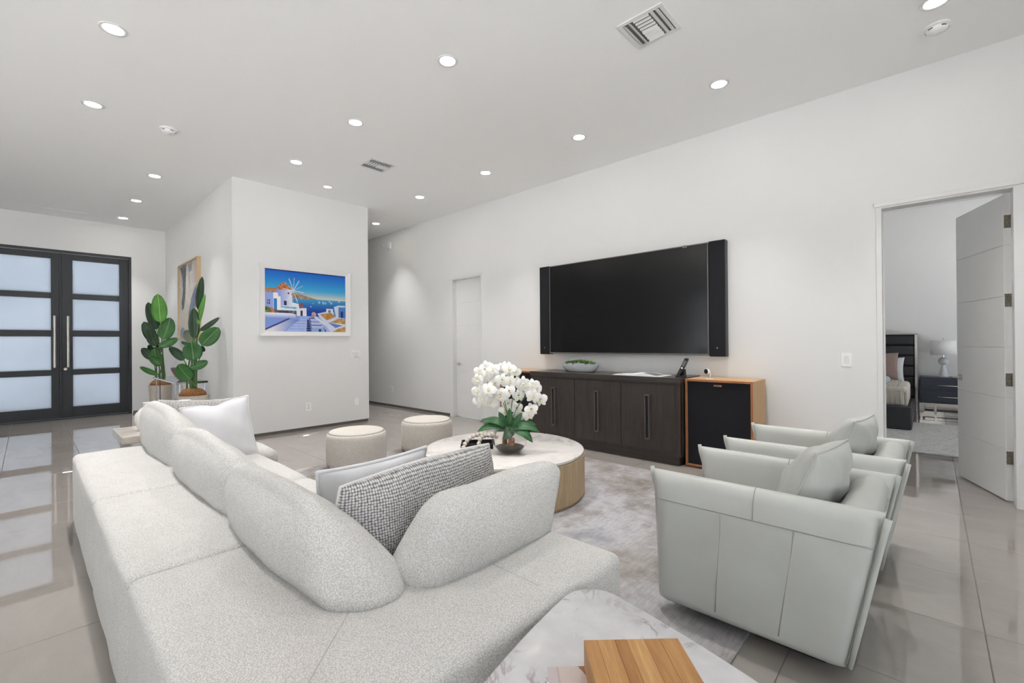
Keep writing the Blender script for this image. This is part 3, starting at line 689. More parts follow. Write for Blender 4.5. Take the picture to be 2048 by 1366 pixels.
for s_ in (-1, 1):
    p = obj('page_block', pages(s_), 'paper', bk, smooth=True, angle=.6)
    cx = -2.35+s_*.15
    zz = lambda t: .892+.0065+.020*math.sin(math.pi*min(1, t*1.25+.12))**.7*(1-t*.45)
    V, F = [], []
    for i in range(7):
        t = .2+.65*i/6; V += [(-2.35+s_*t*.275, 4.53, zz(t)+.0006), (-2.35+s_*t*.275, 4.73, zz(t)+.0006)]
    for i in range(6): F.append((2*i, 2*i+2, 2*i+3, 2*i+1))
    obj('printed_picture', (V, F), 'keys', p)
# --- cordless phone
ph = thing('cordless_phone', 'black cordless handset leaning in its charging cradle', 'phone', (-1.885, 4.58, .892))
obj('cradle', join(rbox(-1.93, -1.845, 4.545, 4.63, .892, .908, .005), prism([(-1.91, .905), (-1.85, .905), (-1.855, .975), (-1.875, .975)], 'y', 4.585, 4.625)), 'blackplastic', ph)
hs_ = [(-1.93, .90), (-1.895, .895), (-1.805, 1.075), (-1.812, 1.09), (-1.838, 1.088)]
hd = obj('handset', bevel(prism(hs_, 'y', 4.548, 4.592), .006, 2), 'blackplastic', ph)
dirv = Vector((.092, 0, .188)).normalized(); nrm = Vector((-.188, 0, .092)).normalized()
def on_handset(a, b, y0, y1, h_=.003):
    o_ = Vector((-1.93, 0, .90)); return [tuple(o_+dirv*q+nrm*k+Vector((0, yy, 0))) for k in (-.002, h_) for q, yy in ((a, y0), (b, y0), (b, y1), (a, y1))], [(0, 1, 2, 3), (4, 5, 6, 7)]+[(i, (i+1) % 4, 4+(i+1) % 4, 4+i) for i in range(4)]
obj('handset_face', join([(x, 4.546, z) for x, z in ((-1.866, 1.015), (-1.842, 1.003), (-1.815, 1.058), (-1.838, 1.07))] and ([(x, y, z) for y in (4.5465, 4.548) for x, z in ((-1.866, 1.015), (-1.842, 1.003), (-1.815, 1.058), (-1.838, 1.07))], [(0, 1, 2, 3), (4, 5, 6, 7)]+[(i, (i+1) % 4, 4+(i+1) % 4, 4+i) for i in range(4)])), 'keys', hd)
for r_ in range(4):
    for c_ in range(3):
        o_ = Vector((-1.915, 4.547, .915))+dirv*(.018*r_)+Vector((.012*c_-.004, 0, -.005*c_)); obj('key', box(o_.x-.004, o_.x+.004, 4.5455, 4.5485, o_.z-.003, o_.z+.003), 'keys', hd)
obj('navigation_ring', frame(lathe([(0, 0), (.012, 0), (.011, .003), (0, .003)], (0, 0, 0), 14), (-1.863, 4.548, .99), (1, 0, 0), (0, 0, 1)), 'whiteplastic', hd)
# --- small indoor camera
cm = thing('security_camera', 'small white and black round camera standing on the right loudspeaker', 'camera', (-1.645, 4.70, .882))
obj('foot', lathe([(0, 0), (.036, 0), (.036, .004), (0, .006)], (-1.645, 4.70, .882), 20), 'whiteplastic', cm, smooth=True, angle=.6)
obj('stem', tube([(-1.645, 4.70, .886), (-1.64, 4.715, .92), (-1.645, 4.705, .945)], .006, 8), 'whiteplastic', cm, smooth=True)
hdc = obj('head', frame(lathe([(0, -.03), (.018, -.026), (.028, -.012), (.030, .004), (.028, .008), (0, .009)], (0, 0, 0), 24), (-1.662, 4.675, .955), (1, -.5, 0), (0, 0, 1)), 'whiteplastic', cm, smooth=True, angle=.8)
obj('lens_face', frame(lathe([(0, .009), (.0255, .009), (.024, .012), (.010, .013), (0, .013)], (0, 0, 0), 24), (-1.662, 4.675, .955), (1, -.5, 0), (0, 0, 1)), 'blackplastic', hdc, smooth=True, angle=.8)

# ================================================================== pictures
def paint_obj(name, w_, h_, img, place, parent, mat):
    """img: rows top to bottom (h,w,3) sRGB 0-255 painted by code; place(u,v)->world"""
    hh, ww, _ = img.shape; V = [place(i/(ww-1), 1-j/(hh-1)) for j in range(hh) for i in range(ww)]
    F = [(j*ww+i, (j+1)*ww+i, (j+1)*ww+i+1, j*ww+i+1) for j in range(hh-1) for i in range(ww-1)]
    o = obj(name, (V, F), mat, parent); at = o.data.color_attributes.new('paint', 'FLOAT_COLOR', 'POINT')
    a = np.clip(img.reshape(-1, 3)/255., 0, 1); a = np.where(a <= .04045, a/12.92, ((a+.055)/1.055)**2.4)
    at.data.foreach_set('color', np.concatenate([a, np.ones((len(a), 1))], 1).astype(np.float32).ravel()); return o
class Paint:
    def __init__(s, w_, h_):
        s.w, s.h = w_, h_; s.a = np.zeros((h_, w_, 3)); yy, xx = np.mgrid[0:h_, 0:w_]; s.x = xx/(w_-1); s.y = yy/(h_-1)
        s.rs = np.random.RandomState(5); n = s.rs.rand(h_, w_); s.n = n
        c = s.rs.rand(h_//5+3, w_//5+3); s.c = c[(yy//5), (xx//5)]
    def fill(s, mask, c0, c1=None, t=None, noise=0):
        c0 = np.array(c0, float); col = c0 if c1 is None else c0+(np.array(c1, float)-c0)*np.clip(t, 0, 1)[..., None]
        col = np.broadcast_to(col, s.a.shape)+((s.n-.5)*.6+(s.c-.5)*.7)[..., None]*noise
        s.a = np.where(mask[..., None], col, s.a)
    def poly(s, pts, c0, c1=None, t=None, noise=0):
        m = np.zeros((s.h, s.w), bool); n = len(pts)
        for i in range(n):
            x0, y0 = pts[i]; x1, y1 = pts[(i+1) % n]
            if y0 == y1: continue
            k = ((s.y >= min(y0, y1)) & (s.y < max(y0, y1))) & (s.x < x0+(s.y-y0)*(x1-x0)/(y1-y0)); m ^= k
        s.fill(m, c0, c1, t, noise)
    def line(s, x0, y0, x1, y1, c, wd=.004):
        asp = s.w/s.h; dx, dy = (x1-x0)*asp, y1-y0; L = max(1e-6, dx*dx+dy*dy); u = np.clip((((s.x-x0)*asp)*dx+(s.y-y0)*dy)/L, 0, 1)
        d = np.hypot((s.x-x0)*asp-u*dx, s.y-y0-u*dy); s.fill(d < wd, c)
    def ell(s, x, y, rx, ry, c, noise=0): s.fill(((s.x-x)/rx)**2+((s.y-y)/ry)**2 < 1, c, noise=noise)
def seaside():
    p = Paint(190, 136); x, y = p.x, p.y
    p.fill(y < 2, (20, 96, 204), (64, 172, 226), y/.30)
    p.fill((y > .30), (64, 172, 226), (226, 214, 206), (y-.30)/.14)
    p.fill(y < .02, (34, 44, 120))
    p.poly([(0, .30), (.1, .30), (.2, .33), (.35, .36), (.5, .41), (.62, .448), (0, .45)], (176, 132, 96), noise=60)
    p.fill(y > .445, (70, 168, 214), (26, 66, 168), (y-.445)/.22)
    p.fill((y > .445) & (y < .52) & (p.c > .86) & (x > .55), (150, 200, 230))
    # windmill
    p.poly([(.125, .315), (.305, .30), (.31, .60), (.125, .60)], (134, 152, 224), (232, 234, 246), (x-.13)/.17)
    p.poly([(.12, .315), (.17, .235), (.215, .20), (.26, .235), (.325, .31), (.22, .325)], (190, 112, 56), noise=70)
    hx, hy = .325, .325
    for a in range(12):
        t = a*math.pi/6+.1; p.line(hx, hy, hx+.13*math.cos(t)*.95, hy+.235*math.sin(t)*.9, (190, 200, 214) if a % 2 else (232, 240, 250), .0045)
    p.poly([(.213, .50), (.245, .50), (.245, .585), (.213, .585)], (30, 44, 96)); p.ell(.267, .375, .009, .017, (24, 34, 84))
    # left house
    p.poly([(0, .375), (.09, .375), (.09, .68), (0, .68)], (150, 170, 232)); p.poly([(.09, .37), (.145, .375), (.15, .43), (.178, .43), (.178, .68), (.09, .68)], (242, 238, 240))
    p.poly([(.098, .47), (.137, .47), (.137, .66), (.098, .66)], (44, 128, 188)); p.poly([(.022, .49), (.055, .49), (.055, .565), (.022, .565)], (60, 56, 120))
    p.line(.0385, .49, .0385, .565, (200, 200, 240), .003); p.line(.022, .527, .055, .527, (200, 200, 240), .003)
    p.poly([(.178, .58), (.39, .56), (.40, .63), (.36, .66), (.178, .66)], (226, 236, 246)); p.poly([(.31, .52), (.39, .54), (.39, .6), (.31, .58)], (236, 240, 248))
    p.poly([(.178, .585), (.36, .60), (.36, .625), (.178, .612)], (120, 180, 214))
    p.fill((x < .36) & (y > .655) & (y < .735), (92, 92, 110), noise=110)
    p.ell(.05, .68, .06, .065, (176, 104, 52), 120); p.ell(.02, .66, .04, .06, (84, 110, 60), 90)
    for k in range(7): p.line(.25+.014*k, .66, .25+.014*k, .72, (24, 30, 56), .003)
    p.poly([(.36, .61), (.485, .605), (.485, .76), (.36, .79)], (236, 236, 242)); p.poly([(.41, .645), (.435, .645), (.435, .775), (.41, .775)], (36, 46, 96)); p.ell(.42, .56, .022, .04, (150, 84, 70), 40)
    # foreground stairs and walls
    p.fill(y > .74, (120, 146, 216), (168, 186, 232), (x-.2)/.5)
    p.poly([(0, .70), (.30, .70), (.355, .72), (.35, .79), (0, .79)], (236, 238, 248), (132, 152, 214), (y-.71)/.08)
    p.poly([(0, .79), (.25, .80), (.12, .90), (0, .96)], (130, 156, 224)); p.line(0, .97, .27, .79, (44, 50, 104), .010)
    p.poly([(0, 1.01), (0, .985), (.12, .91), (.27, .81), (.40, .80), (.34, .86), (.25, .95), (.21, 1.01)], (232, 226, 232), (112, 136, 208), (x-.08)/.3)
    p.poly([(.40, .75), (.56, .74), (.62, 1.01), (.21, 1.01), (.33, .87), (.41, .80)], (156, 178, 230), noise=14)
    for k in range(5): p.line(.42-.035*k-.02, .80+.045*k, .52, .80+.045*k, (204, 216, 244), .0035)
    p.poly([(.49, .79), (.515, .80), (.545, 1.01), (.485, 1.01)], (30, 42, 96)); 
    for k in range(6): p.line(.487, .82+.035*k, .54, .82+.035*k, (120, 140, 200), .004)
    p.poly([(.515, .77), (.58, .75), (.74, .98), (.72, 1.01), (.55, 1.01)], (70, 92, 168))
    for k in range(4): p.poly([(.53+.006*k, .785+.058*k), (.66+.012*k, .785+.058*k), (.68+.012*k, .83+.058*k), (.54+.006*k, .83+.058*k)], (214, 222, 242), (150, 170, 226), (y-.785-.058*k)/.045)
    p.poly([(.55, .945), (.71, .945), (.72, 1.01), (.55, 1.01)], (150, 176, 226)); p.poly([(.64, .955), (.67, .955), (.67, 1.01), (.64, 1.01)], (40, 60, 120))
    p.line(.58, .74, .83, .97, (226, 232, 246), .016); p.ell(.575, .71, .03, .045, (178, 140, 128), 90)
    # right terraces
    p.poly([(.62, .69), (.76, .64), (1, .70), (1, 1.01), (.80, 1.01), (.68, .80)], (214, 220, 238))
    p.poly([(.655, .70), (.79, .665), (.87, .73), (.745, .80)], (192, 144, 80), noise=60); p.poly([(.79, .83), (.90, .76), (1, .765), (1, .86)], (192, 152, 96), noise=60)
    p.poly([(.755, .83), (.96, .885), (.86, .93)], (108, 138, 206)); p.poly([(.80, 1.01), (.90, .94), (1, .90), (1, 1.01)], (196, 154, 86), noise=50)
    p.poly([(.84, .57), (1, .55), (1, .76), (.84, .72)], (104, 154, 216)); p.poly([(.84, .56), (.9, .53), (1, .53), (1, .555), (.9, .565), (.9, .74), (.87, .74)], (216, 226, 244)); p.poly([(.90, .56), (1, .555), (1, .76), (.90, .74)], (84, 132, 206))
    p.poly([(.935, .63), (.965, .63), (.965, .745), (.935, .74)], (40, 52, 110)); p.poly([(.74, .60), (.83, .60), (.83, .66), (.74, .66)], (226, 232, 244)); p.poly([(.765, .62), (.795, .62), (.795, .66), (.765, .66)], (130, 120, 110))
    for sx_, sy_ in ((.54, .575), (.73, .50), (.78, .47)): p.poly([(sx_, sy_-.012), (sx_+.012, sy_+.01), (sx_-.012, sy_+.01)], (236, 240, 250))
    return p.a
pc = thing('wall_picture_frame', 'white framed painting of a blue seaside village with windmill', 'picture', (X1, 2.82, 1.39))
fy0, fy1, fz0, fz1 = 2.168, 3.482, 1.388, 2.39
xp = X1+.045
def frame_bar(a, b, c, d_):
    """a..d: outer/inner corner pairs in (y,z)"""
    q = [a, b, c, d_]; V = [(X1, *p) for p in q]+[(xp, *a), (xp, *b), (xp-.02, *c), (xp-.02, *d_)]
    return V, [(0, 1, 2, 3), (4, 5, 6, 7)]+[(i, (i+1) % 4, 4+(i+1) % 4, 4+i) for i in range(4)]
iy0, iy1, iz0, iz1 = fy0+.07, fy1-.075, fz0+.062, fz1-.066
O_, I_ = [(fy0, fz0), (fy1, fz0), (fy1, fz1), (fy0, fz1)], [(iy0, iz0), (iy1, iz0), (iy1, iz1), (iy0, iz1)]
for k in range(4): obj('frame_rail', frame_bar(O_[k], O_[(k+1) % 4], I_[(k+1) % 4], I_[k]), 'trim', pc)
paint_obj('canvas', 1, 1, seaside(), lambda u, v: (X1+.02, iy0+u*(iy1-iy0), iz0+v*(iz1-iz0)), pc, 'paint')

def abstract():
    p = Paint(90, 84); x, y = p.x, p.y
    p.fill(y < 2, (206, 200, 192), noise=26)
    p.fill((p.c > .7), (198, 188, 178), noise=20)
    p.poly([(.06, .02), (.42, .0), (.38, .25), (.34, .45), (.28, .58), (.16, .62), (.14, .50), (.22, .35), (.2, .18)], (98, 102, 108), noise=40)
    p.poly([(.98, .30), (1.01, .55), (.8, .66), (.6, .74), (.52, .80), (.52, .66), (.66, .48), (.84, .36)], (120, 128, 148), noise=50)
    p.poly([(.5, .02), (.72, .0), (.68, .12), (.52, .14)], (150, 148, 148), noise=30); p.ell(.2, .93, .14, .08, (140, 150, 172), 40)
    p.poly([(.5, .16), (.62, .14), (.6, .42), (.54, .3)], (184, 178, 172), noise=20)
    return p.a
ab = thing('abstract_picture', 'abstract grey and cream painting in a pale wood frame behind the plants', 'picture', (-8.99, Y1, 1.35))
ax0, ax1, az0, az1 = -9.65, -8.33, 1.36, 2.65
for g in (box(ax0, ax0+.02, Y1-.055, Y1, az0, az1), box(ax1-.02, ax1, Y1-.055, Y1, az0, az1), box(ax0+.02, ax1-.02, Y1-.055, Y1, az1-.02, az1), box(ax0+.02, ax1-.02, Y1-.055, Y1, az0, az0+.02)): obj('frame_rail', g, 'paleframe', ab)
paint_obj('canvas', 1, 1, abstract(), lambda u, v: (ax0+.02+u*(ax1-ax0-.04), Y1-.035, az0+.02+v*(az1-az0-.04)), ab, 'paint')

# ================================================================== seating area
rug = tag(obj('area_rug', rbox(-4.65, -.58, 1.05, 4.12, .0005, .012, .004, 2), 'rug', smooth=False), 'large distressed grey and taupe rug under the round coffee table', 'rug')
RZ = .012

# --- sectional sofa
DZ = .505
sf = thing('sectional_sofa', 'large ivory boucle sectional sofa seen from behind', 'sofa', (-2.5, .75, 0))
SX0, SXA, SXB, SX1_ = -4.53, -3.02, -1.92, -.815
def soft(g, name, parent, mat='boucle', **k): return obj(name, g, mat, parent, smooth=True, **k)
def deck(x0, x1, r_end, seed):
    g = puff(x0, x1, .215, .70, .035, DZ, .032, (.0, .012, .008), n=12, ne=4, wob=.0025, seed=seed)
    if not r_end: return g
    V = []
    for x, y, z in g[0]:                       # far end rounded in plan and over the top
        cx, cy = x0+r_end, .215+r_end; dx, dy = min(0, x-cx), min(0, y-cy)
        if dx < 0 and dy < 0:
            m_ = max(-dx, -dy); L_ = math.hypot(dx, dy); x, y = cx+dx*m_/L_, cy+dy*m_/L_
        V.append((x, y, z-.05*max(0, 1-(x-x0)/.16)**2*max(0, (z-.3)/.2)))
    return V, g[1]
soft(deck(SX0, SXA-.001, .15, 1), 'back_block', sf)
soft(deck(SXA+.001, SXB-.001, 0, 2), 'back_block', sf)
# corner: one L-shaped block
L = [(SXB+.001, .215), (SX1_, .215), (SX1_, 1.455), (-1.33, 1.455), (-1.33, .70), (SXB+.001, .70)]
def lblock():
    bm = bmesh.new(); lo = [bm.verts.new((*p, .035)) for p in L]; hi = [bm.verts.new((*p, DZ)) for p in L]; n = len(L)
    bm.faces.new(lo[::-1]); bm.faces.new(hi)
    for i in range(n): bm.faces.new((lo[i], lo[(i+1) % n], hi[(i+1) % n], hi[i]))
    bmesh.ops.bevel(bm, geom=list(bm.edges), offset=.035, segments=5, profile=.5, affect='EDGES')
    bmesh.ops.triangulate(bm, faces=[f for f in bm.faces if len(f.verts) > 4])
    bm.verts.index_update(); V = [tuple(v.co) for v in bm.verts]; F = [tuple(v.index for v in f.verts) for f in bm.faces]; bm.free(); return V, F
soft(lblock(), 'corner_block', sf)
obj('seam', tube([(-1.28, .69, DZ-.001), (-1.05, .45, DZ), (-.9, .30, DZ-.001), (-.845, .245, DZ-.022)], .0025, 6), 'seam', sf, smooth=True)
obj('seam', tube([(-1.25, 1.08, DZ), (-.90, 1.08, DZ), (-.85, 1.08, DZ-.012), (-.822, 1.08, DZ-.05), (-.8135, 1.08, .4), (-.8135, 1.08, .06)], .002, 6), 'seam', sf, smooth=True)
for a, b, yf, s_ in ((SX0+.02, -4.0, 1.43, 1), (-3.995, SXA-.002, 1.285, 2), (SXA+.002, SXB-.002, 1.285, 3), (SXB+.002, -1.335, 1.285, 4)):
    soft(puff(a, b, .70, yf, .22, .40, .07, (.0, .03, .030), wob=.003, seed=s_+4), 'seat_cushion', sf)
    soft(puff(a+.01, b-.01, .70, yf-.04, .035, .225, .05, (0, .01, 0)), 'seat_base', sf)
for x, y in ((-4.0, .32), (-1.0, .32), (-4.0, .95), (-1.0, .95), (-2.5, .32)): obj('foot', lathe([(.03, 0), (.035, .04)], (x, y, 0), 12), 'dark', sf)
# back cushions lean on the ledge
def back_cushion(x0, x1, yb, zt, th, seed, t0=.0, t1=.0, rr=.11, top=.45, drop=.055, shear=.085, bul=.035):
    """soft wedge cushion: wide foot, narrow rounded ridge, ends drawn in by t0/t1 at the top"""
    g = puff(x0, x1, yb, yb+th, DZ-.085, zt, rr, (.03, bul, .012), n=10, ne=6, wob=.005, seed=seed)
    V = []
    for x, y, z in g[0]:
        u = (x-(x0+x1)/2)/((x1-x0)/2); k = max(0, min(1, (z-DZ)/(zt-DZ)))
        z2 = z-drop*abs(u)**3*k; q = 1-(1-top)*k**1.3
        yc = yb+th*.42; y2 = yc+(y-yc)*q-shear*k
        x2 = x+(t0*k*-u if u < 0 else -t1*k*u)
        V.append((x2, y2, z2))
    return V, g[1]
soft(back_cushion(-4.57, -3.38, .605, .85, .25, 3, .12, .05), 'back_cushion', sf)
soft(back_cushion(-3.41, -2.19, .60, .795, .25, 5, .03, .05), 'back_cushion', sf)
soft(back_cushion(-2.25, -1.175, .585, .775, .25, 8, .02, .17, drop=.045, bul=.045), 'back_cushion', sf)
g = back_cushion(.825, 1.475, .02, .75, .24, 11, .09, -.075, .055, .45, .0, .045)
soft(([(-1.115-y, x, z) for x, y, z in g[0]], g[1]), 'back_cushion', sf)

# --- loose pillows on the sofa
def loose(name, label, cat, w_, h_, t_, c, right, up, mat, group=None, pinch=.07, ex=.45, dent=0., piping=None):
    V, F, UV = pillow(w_, h_, t_, 20, pinch, ex, dent); g = frame((V, F), c, right, up)
    if not piping: return tag(obj(name, g, mat, smooth=True, uv=UV, weld=False), label, cat, group)
    t = thing(name, label, cat, (c[0], c[1], min(p[2] for p in g[0])), group)
    obj('cover', g, mat, t, smooth=True, uv=UV)
    n = 20; ring = [i*(n+1) for i in range(n+1)]+[n*(n+1)+j for j in range(1, n+1)]+[i*(n+1)+n for i in range(n-1, -1, -1)]+[j for j in range(n-1, 0, -1)]
    pts = [g[0][i] for i in ring]; 
    obj('flange' if piping == 'flange' else 'piping', tube(pts+[pts[0]], .009 if piping == 'flange' else .005, 6, False), mat, t, smooth=True)
    return t
loose('throw_pillow', 'grey and white waffle knit pillow in the near corner of the sofa', 'pillow', .72, .42, .25, (-1.50, 1.085, .578), (-.03, 1, .03), (.10, .0, 1), 'knit', 'pillows on the sofa', pinch=-.07, piping='piping')
loose('throw_pillow', 'white linen pillow mostly hidden behind the near waffle knit pillow', 'pillow', .50, .40, .15, (-1.75, 1.00, .585), (.0, 1, .02), (.24, .0, 1), 'linen', 'pillows on the sofa', piping='flange')
loose('throw_pillow', 'white linen pillow at the far end of the sofa', 'pillow', .42, .43, .15, (-3.80, .955, .635), (.38, 1, .17), (-.28, -.36, 1), 'linen', 'pillows on the sofa', dent=.05, piping='flange')
loose('throw_pillow', 'grey waffle knit pillow behind the far white pillow', 'pillow', .50, .42, .18, (-4.08, .89, .645), (.10, 1, -.05), (-.30, .0, 1), 'knit', 'pillows on the sofa', piping='piping')

# --- end table and vases beyond the sofa
et = thing('end_table', 'low beige stone end table at the far end of the sofa', 'side table', (-5.1, .85, 0))
obj('top', rbox(-5.40, -4.82, .52, 1.15, .455, .52, .008), 'travertine', et); obj('pedestal', rbox(-5.25, -4.95, .68, 1.0, 0, .455, .01), 'travertine', et)
def vase(label, x, y, s_):
    z = .52
    tag(obj('vase', lathe([(.05, 0), (.085, .02), (.105, .09), (.10, .145), (.065, .19), (.045, .205), (.043, .232), (.05, .242), (.044, .242), (.038, .22), (0, .2)], (x, y, z), 26), 'texceramic', smooth=True), label, 'vase', 'white vases on the end table')
    o = bpy.context.scene.collection.objects[-1]; o.scale = (s_,)*3
vase('white textured round vase nearer the entry door on the end table', -5.06, .735, 1.0)
vase('white textured vase half hidden behind the knit pillow', -5.06, .99, .98)

# --- coffee table
ct = thing('coffee_table', 'round drum coffee table with marble top and pale oak sides', 'coffee table', (-2.677, 2.77, RZ))
obj('drum', lathe([(.665, 0), (.665, .02), (.678, .022), (.678, .335), (.66, .337)], (-2.677, 2.77, RZ), 96), 'veneer', ct, smooth=True, angle=.5)
obj('marble_top', lathe([(0, .335), (.664, .335), (.672, .340), (.675, .350), (.672, .359), (.660, .364), (0, .364)], (-2.677, 2.77, RZ), 96), 'marble', ct, smooth=True, angle=.7)
CZ = RZ+.364

# --- ottomans
def ottoman(x, y, r, label):
    t = thing('ottoman', label, 'ottoman', (x, y, RZ), 'round boucle ottomans')
    obj('drum', lathe([(0, .008), (r-.02, .008), (r-.006, .02), (r+.001, .06), (r+.004, .18), (r+.002, .30), (r-.004, .325), (r-.016, .345)], (x, y, RZ), 48), 'boucle2', t, smooth=True)
    obj('seat_top', lathe([(r-.016, .345), (r-.035, .357), (r-.10, .364), (0, .367)], (x, y, RZ), 48), 'boucle2', t, smooth=True)
    obj('base_ring', lathe([(r-.03, 0), (r-.03, .012)], (x, y, RZ), 40), 'dark', t)
ottoman(-4.38, 2.33, .296, 'round beige boucle ottoman nearer the sofa')
ottoman(-4.40, 3.235, .296, 'round beige boucle ottoman nearer the far door')

# --- leather armchairs
def slab(y0, y1, xf_, xb_, z0, z1, r=.045, nx=14, rz=.05, lean=0.):
    """upright slab: xf_(z), xb_(z) front/back outline, thickness y0..y1, edges softened"""
    V, F = [], []; yc, hy = (y0+y1)/2, (y1-y0)/2
    sec = []                                 # closed section in (y,z)
    for a in range(0, 91, 15): t = math.radians(a); sec.append((hy-r+r*math.cos(t-math.pi/2+0), z0+rz-rz*math.cos(t)) if 0 else (hy-r+r*math.sin(t), z0+rz-rz*math.cos(t)))
    for k in range(1, 8): sec.append((hy+.006*math.sin(math.pi*k/8), z0+rz+(z1-z0-rz-r)*k/8))
    for a in range(0, 91, 15): t = math.radians(a); sec.append((hy-r+r*math.cos(t), z1-r+r*math.sin(t)))
    full = sec+[(-y, z) for y, z in reversed(sec)]; n = len(full)
    us = [0, .012, .03, .06, .1]+[.1+.8*i/8 for i in range(1, 9)]+[.94, .97, .988, 1]
    for u in us:
        e = min(u, 1-u); k = 1-max(0, 1-e/.06)**2*.55
        for y, z in full:
            x = xf_(z)+(xb_(z)-xf_(z))*u; yy = y*k*(1-lean*max(0, (z-(z1-.15))/.15)**1.4)
            V.append((x, yc+yy, z))
    for i in range(len(us)-1):
        for j in range(n): q = (j+1) % n; F.append((i*n+j, i*n+q, (i+1)*n+q, (i+1)*n+j))
    F.append(tuple(range(n))[::-1]); F.append(tuple((len(us)-1)*n+j for j in range(n)))
    return V, F
def armchair():
    y0, y1, z0, z1 = 1.985, 2.705, .062, .655
    t = thing('armchair', 'near pale grey leather armchair with a loose pillow', 'armchair', (-.58, 2.345, 0), 'pale leather armchairs')
    k = lambda z: (z-z0)/(z1-z0)
    xf_ = lambda z: -.945-.030*max(0, k(z)-.72)/.28-.004*math.sin(k(z)*3)
    xb_ = lambda z: -.238+.118*k(z)
    for a, b in ((y0, y0+.115), (y1-.115, y1)):
        arm = obj('arm', slab(a, b, xf_, xb_, z0, z1, .05, lean=.42), 'leather', t, smooth=True, angle=1.2)
        s = -1 if a == y0 else 1; yo = a if s < 0 else b; yo += s*.0015; zs = z1-.118
        obj('seam', tube([(xf_(zs)+.02+(xb_(zs)-xf_(zs)-.03)*i/12, yo, zs) for i in range(13)], .0022, 6), 'stitch', arm, smooth=True)
        for fr in (.37, .70): obj('seam', tube([(xf_(z)+(xb_(z)-xf_(z))*fr, yo+s*.003*math.sin(math.pi*max(0, (z-z0-.03)/(zs-z0)))*1., z) for z in (z0+.05, .2, .35, .45, zs)], .0022, 6), 'stitch', arm, smooth=True)
        xs = xf_(.6)+.52*(xb_(.6)-xf_(.6)); ym = (a+b)/2
        obj('seam', tube([(xs, yo, zs), (xs, ym+s*.0545, z1-.085), (xs, ym+s*.046, z1-.045), (xs, ym+s*.022, z1-.006), (xs, ym, z1+.001), (xs, ym-s*.022, z1-.006), (xs, ym-s*.046, z1-.045), (xs, ym-s*.0545, z1-.085), (xs, ym-s*.0625, .42)], .002, 6), 'stitch', arm, smooth=True)
        obj('flange', join(*[box(0, 0, 0, 0, 0, 0)][:0]) if 0 else tube([(xb_(z)+.012, a+.02 if s < 0 else b-.02, z) for z in (z0+.02, .2, .35, .5, .6, z1-.012)], [.009, .010, .010, .010, .011, .012], 6), 'leather', arm, smooth=True)
        obj('ear', tube([(xf_(z1)-.010, ym, z1+.008), (xf_(z1)-.004, ym, z1-.03), (xf_(z1-.09)-.004, ym, z1-.10), (xf_(.45)-.003, ym, .45), (xf_(.15)-.003, ym, .15)], [.011, .012, .008, .006, .005], 8), 'leather', arm, smooth=True)
    def rear(z): return -.238+.118*k(z)
    sb_ = slab(-.5, .5, lambda z: 0, lambda z: 1, z0, z1-.012)
    # back panel: slab between the arms, leaning with the rear line
    g = slab(0, .135, lambda z: y0+.10, lambda z: y1-.10, z0+.01, z1-.010, .06, rz=.03)
    obj('back', ([(rear(p[2])-.008-p[1], p[0], p[2]) for p in g[0]], g[1]), 'leather', t, smooth=True, angle=1.2)
    obj('rear_panel', ([(rear(z)+dx, y, z) for dx in (-.03, .002) for y, z in ((y0+.06, z0+.01), (y1-.06, z0+.01), (y1-.06, z1-.11), (y0+.06, z1-.11))], [(0, 1, 2, 3), (4, 5, 6, 7)]+[(i, (i+1) % 4, 4+(i+1) % 4, 4+i) for i in range(4)]), 'leather', t)
    for fr in (.5,):
        obj('seam', tube([(rear(z)+.004, y0+(y1-y0)*fr, z) for z in (z0+.02, .3, z1-.12)], .002, 6), 'stitch', t, smooth=True)
    obj('seat_cushion', puff(-.955, -.36, y0+.118, y1-.118, .20, .395, .06, (.01, .004, .02), wob=.002), 'leather', t, smooth=True)
    obj('seat_base', puff(-.93, -.30, y0+.112, y1-.112, .065, .205, .03), 'leather', t, smooth=True)
    obj('plinth', rbox(-.56, -.31, y0+.13, y1-.13, .0, .066, .004), 'dark', t)
    return t
ch = armchair(); ch.location.z = .0
for o_ in ch.children:
    if o_.name.startswith('plinth'): o_.location.z += .0
dup(ch, (.025, .965, 0), 'far pale grey leather armchair with a loose pillow, nearer the bedroom doorway')
def chair_pillow(dx, dy, label):
    loose('leather_pillow', label, 'pillow', .47, .44, .21, (-.39+dx, 2.345+dy, .603), (.10, 1, -.03), (.40, .02, 1), 'leather', 'leather pillows on the armchairs', pinch=.05, ex=.42, piping='piping')
chair_pillow(0, 0, 'pale grey leather pillow leaning in the near armchair'); chair_pillow(.025, .965, 'pale grey leather pillow leaning in the far armchair')

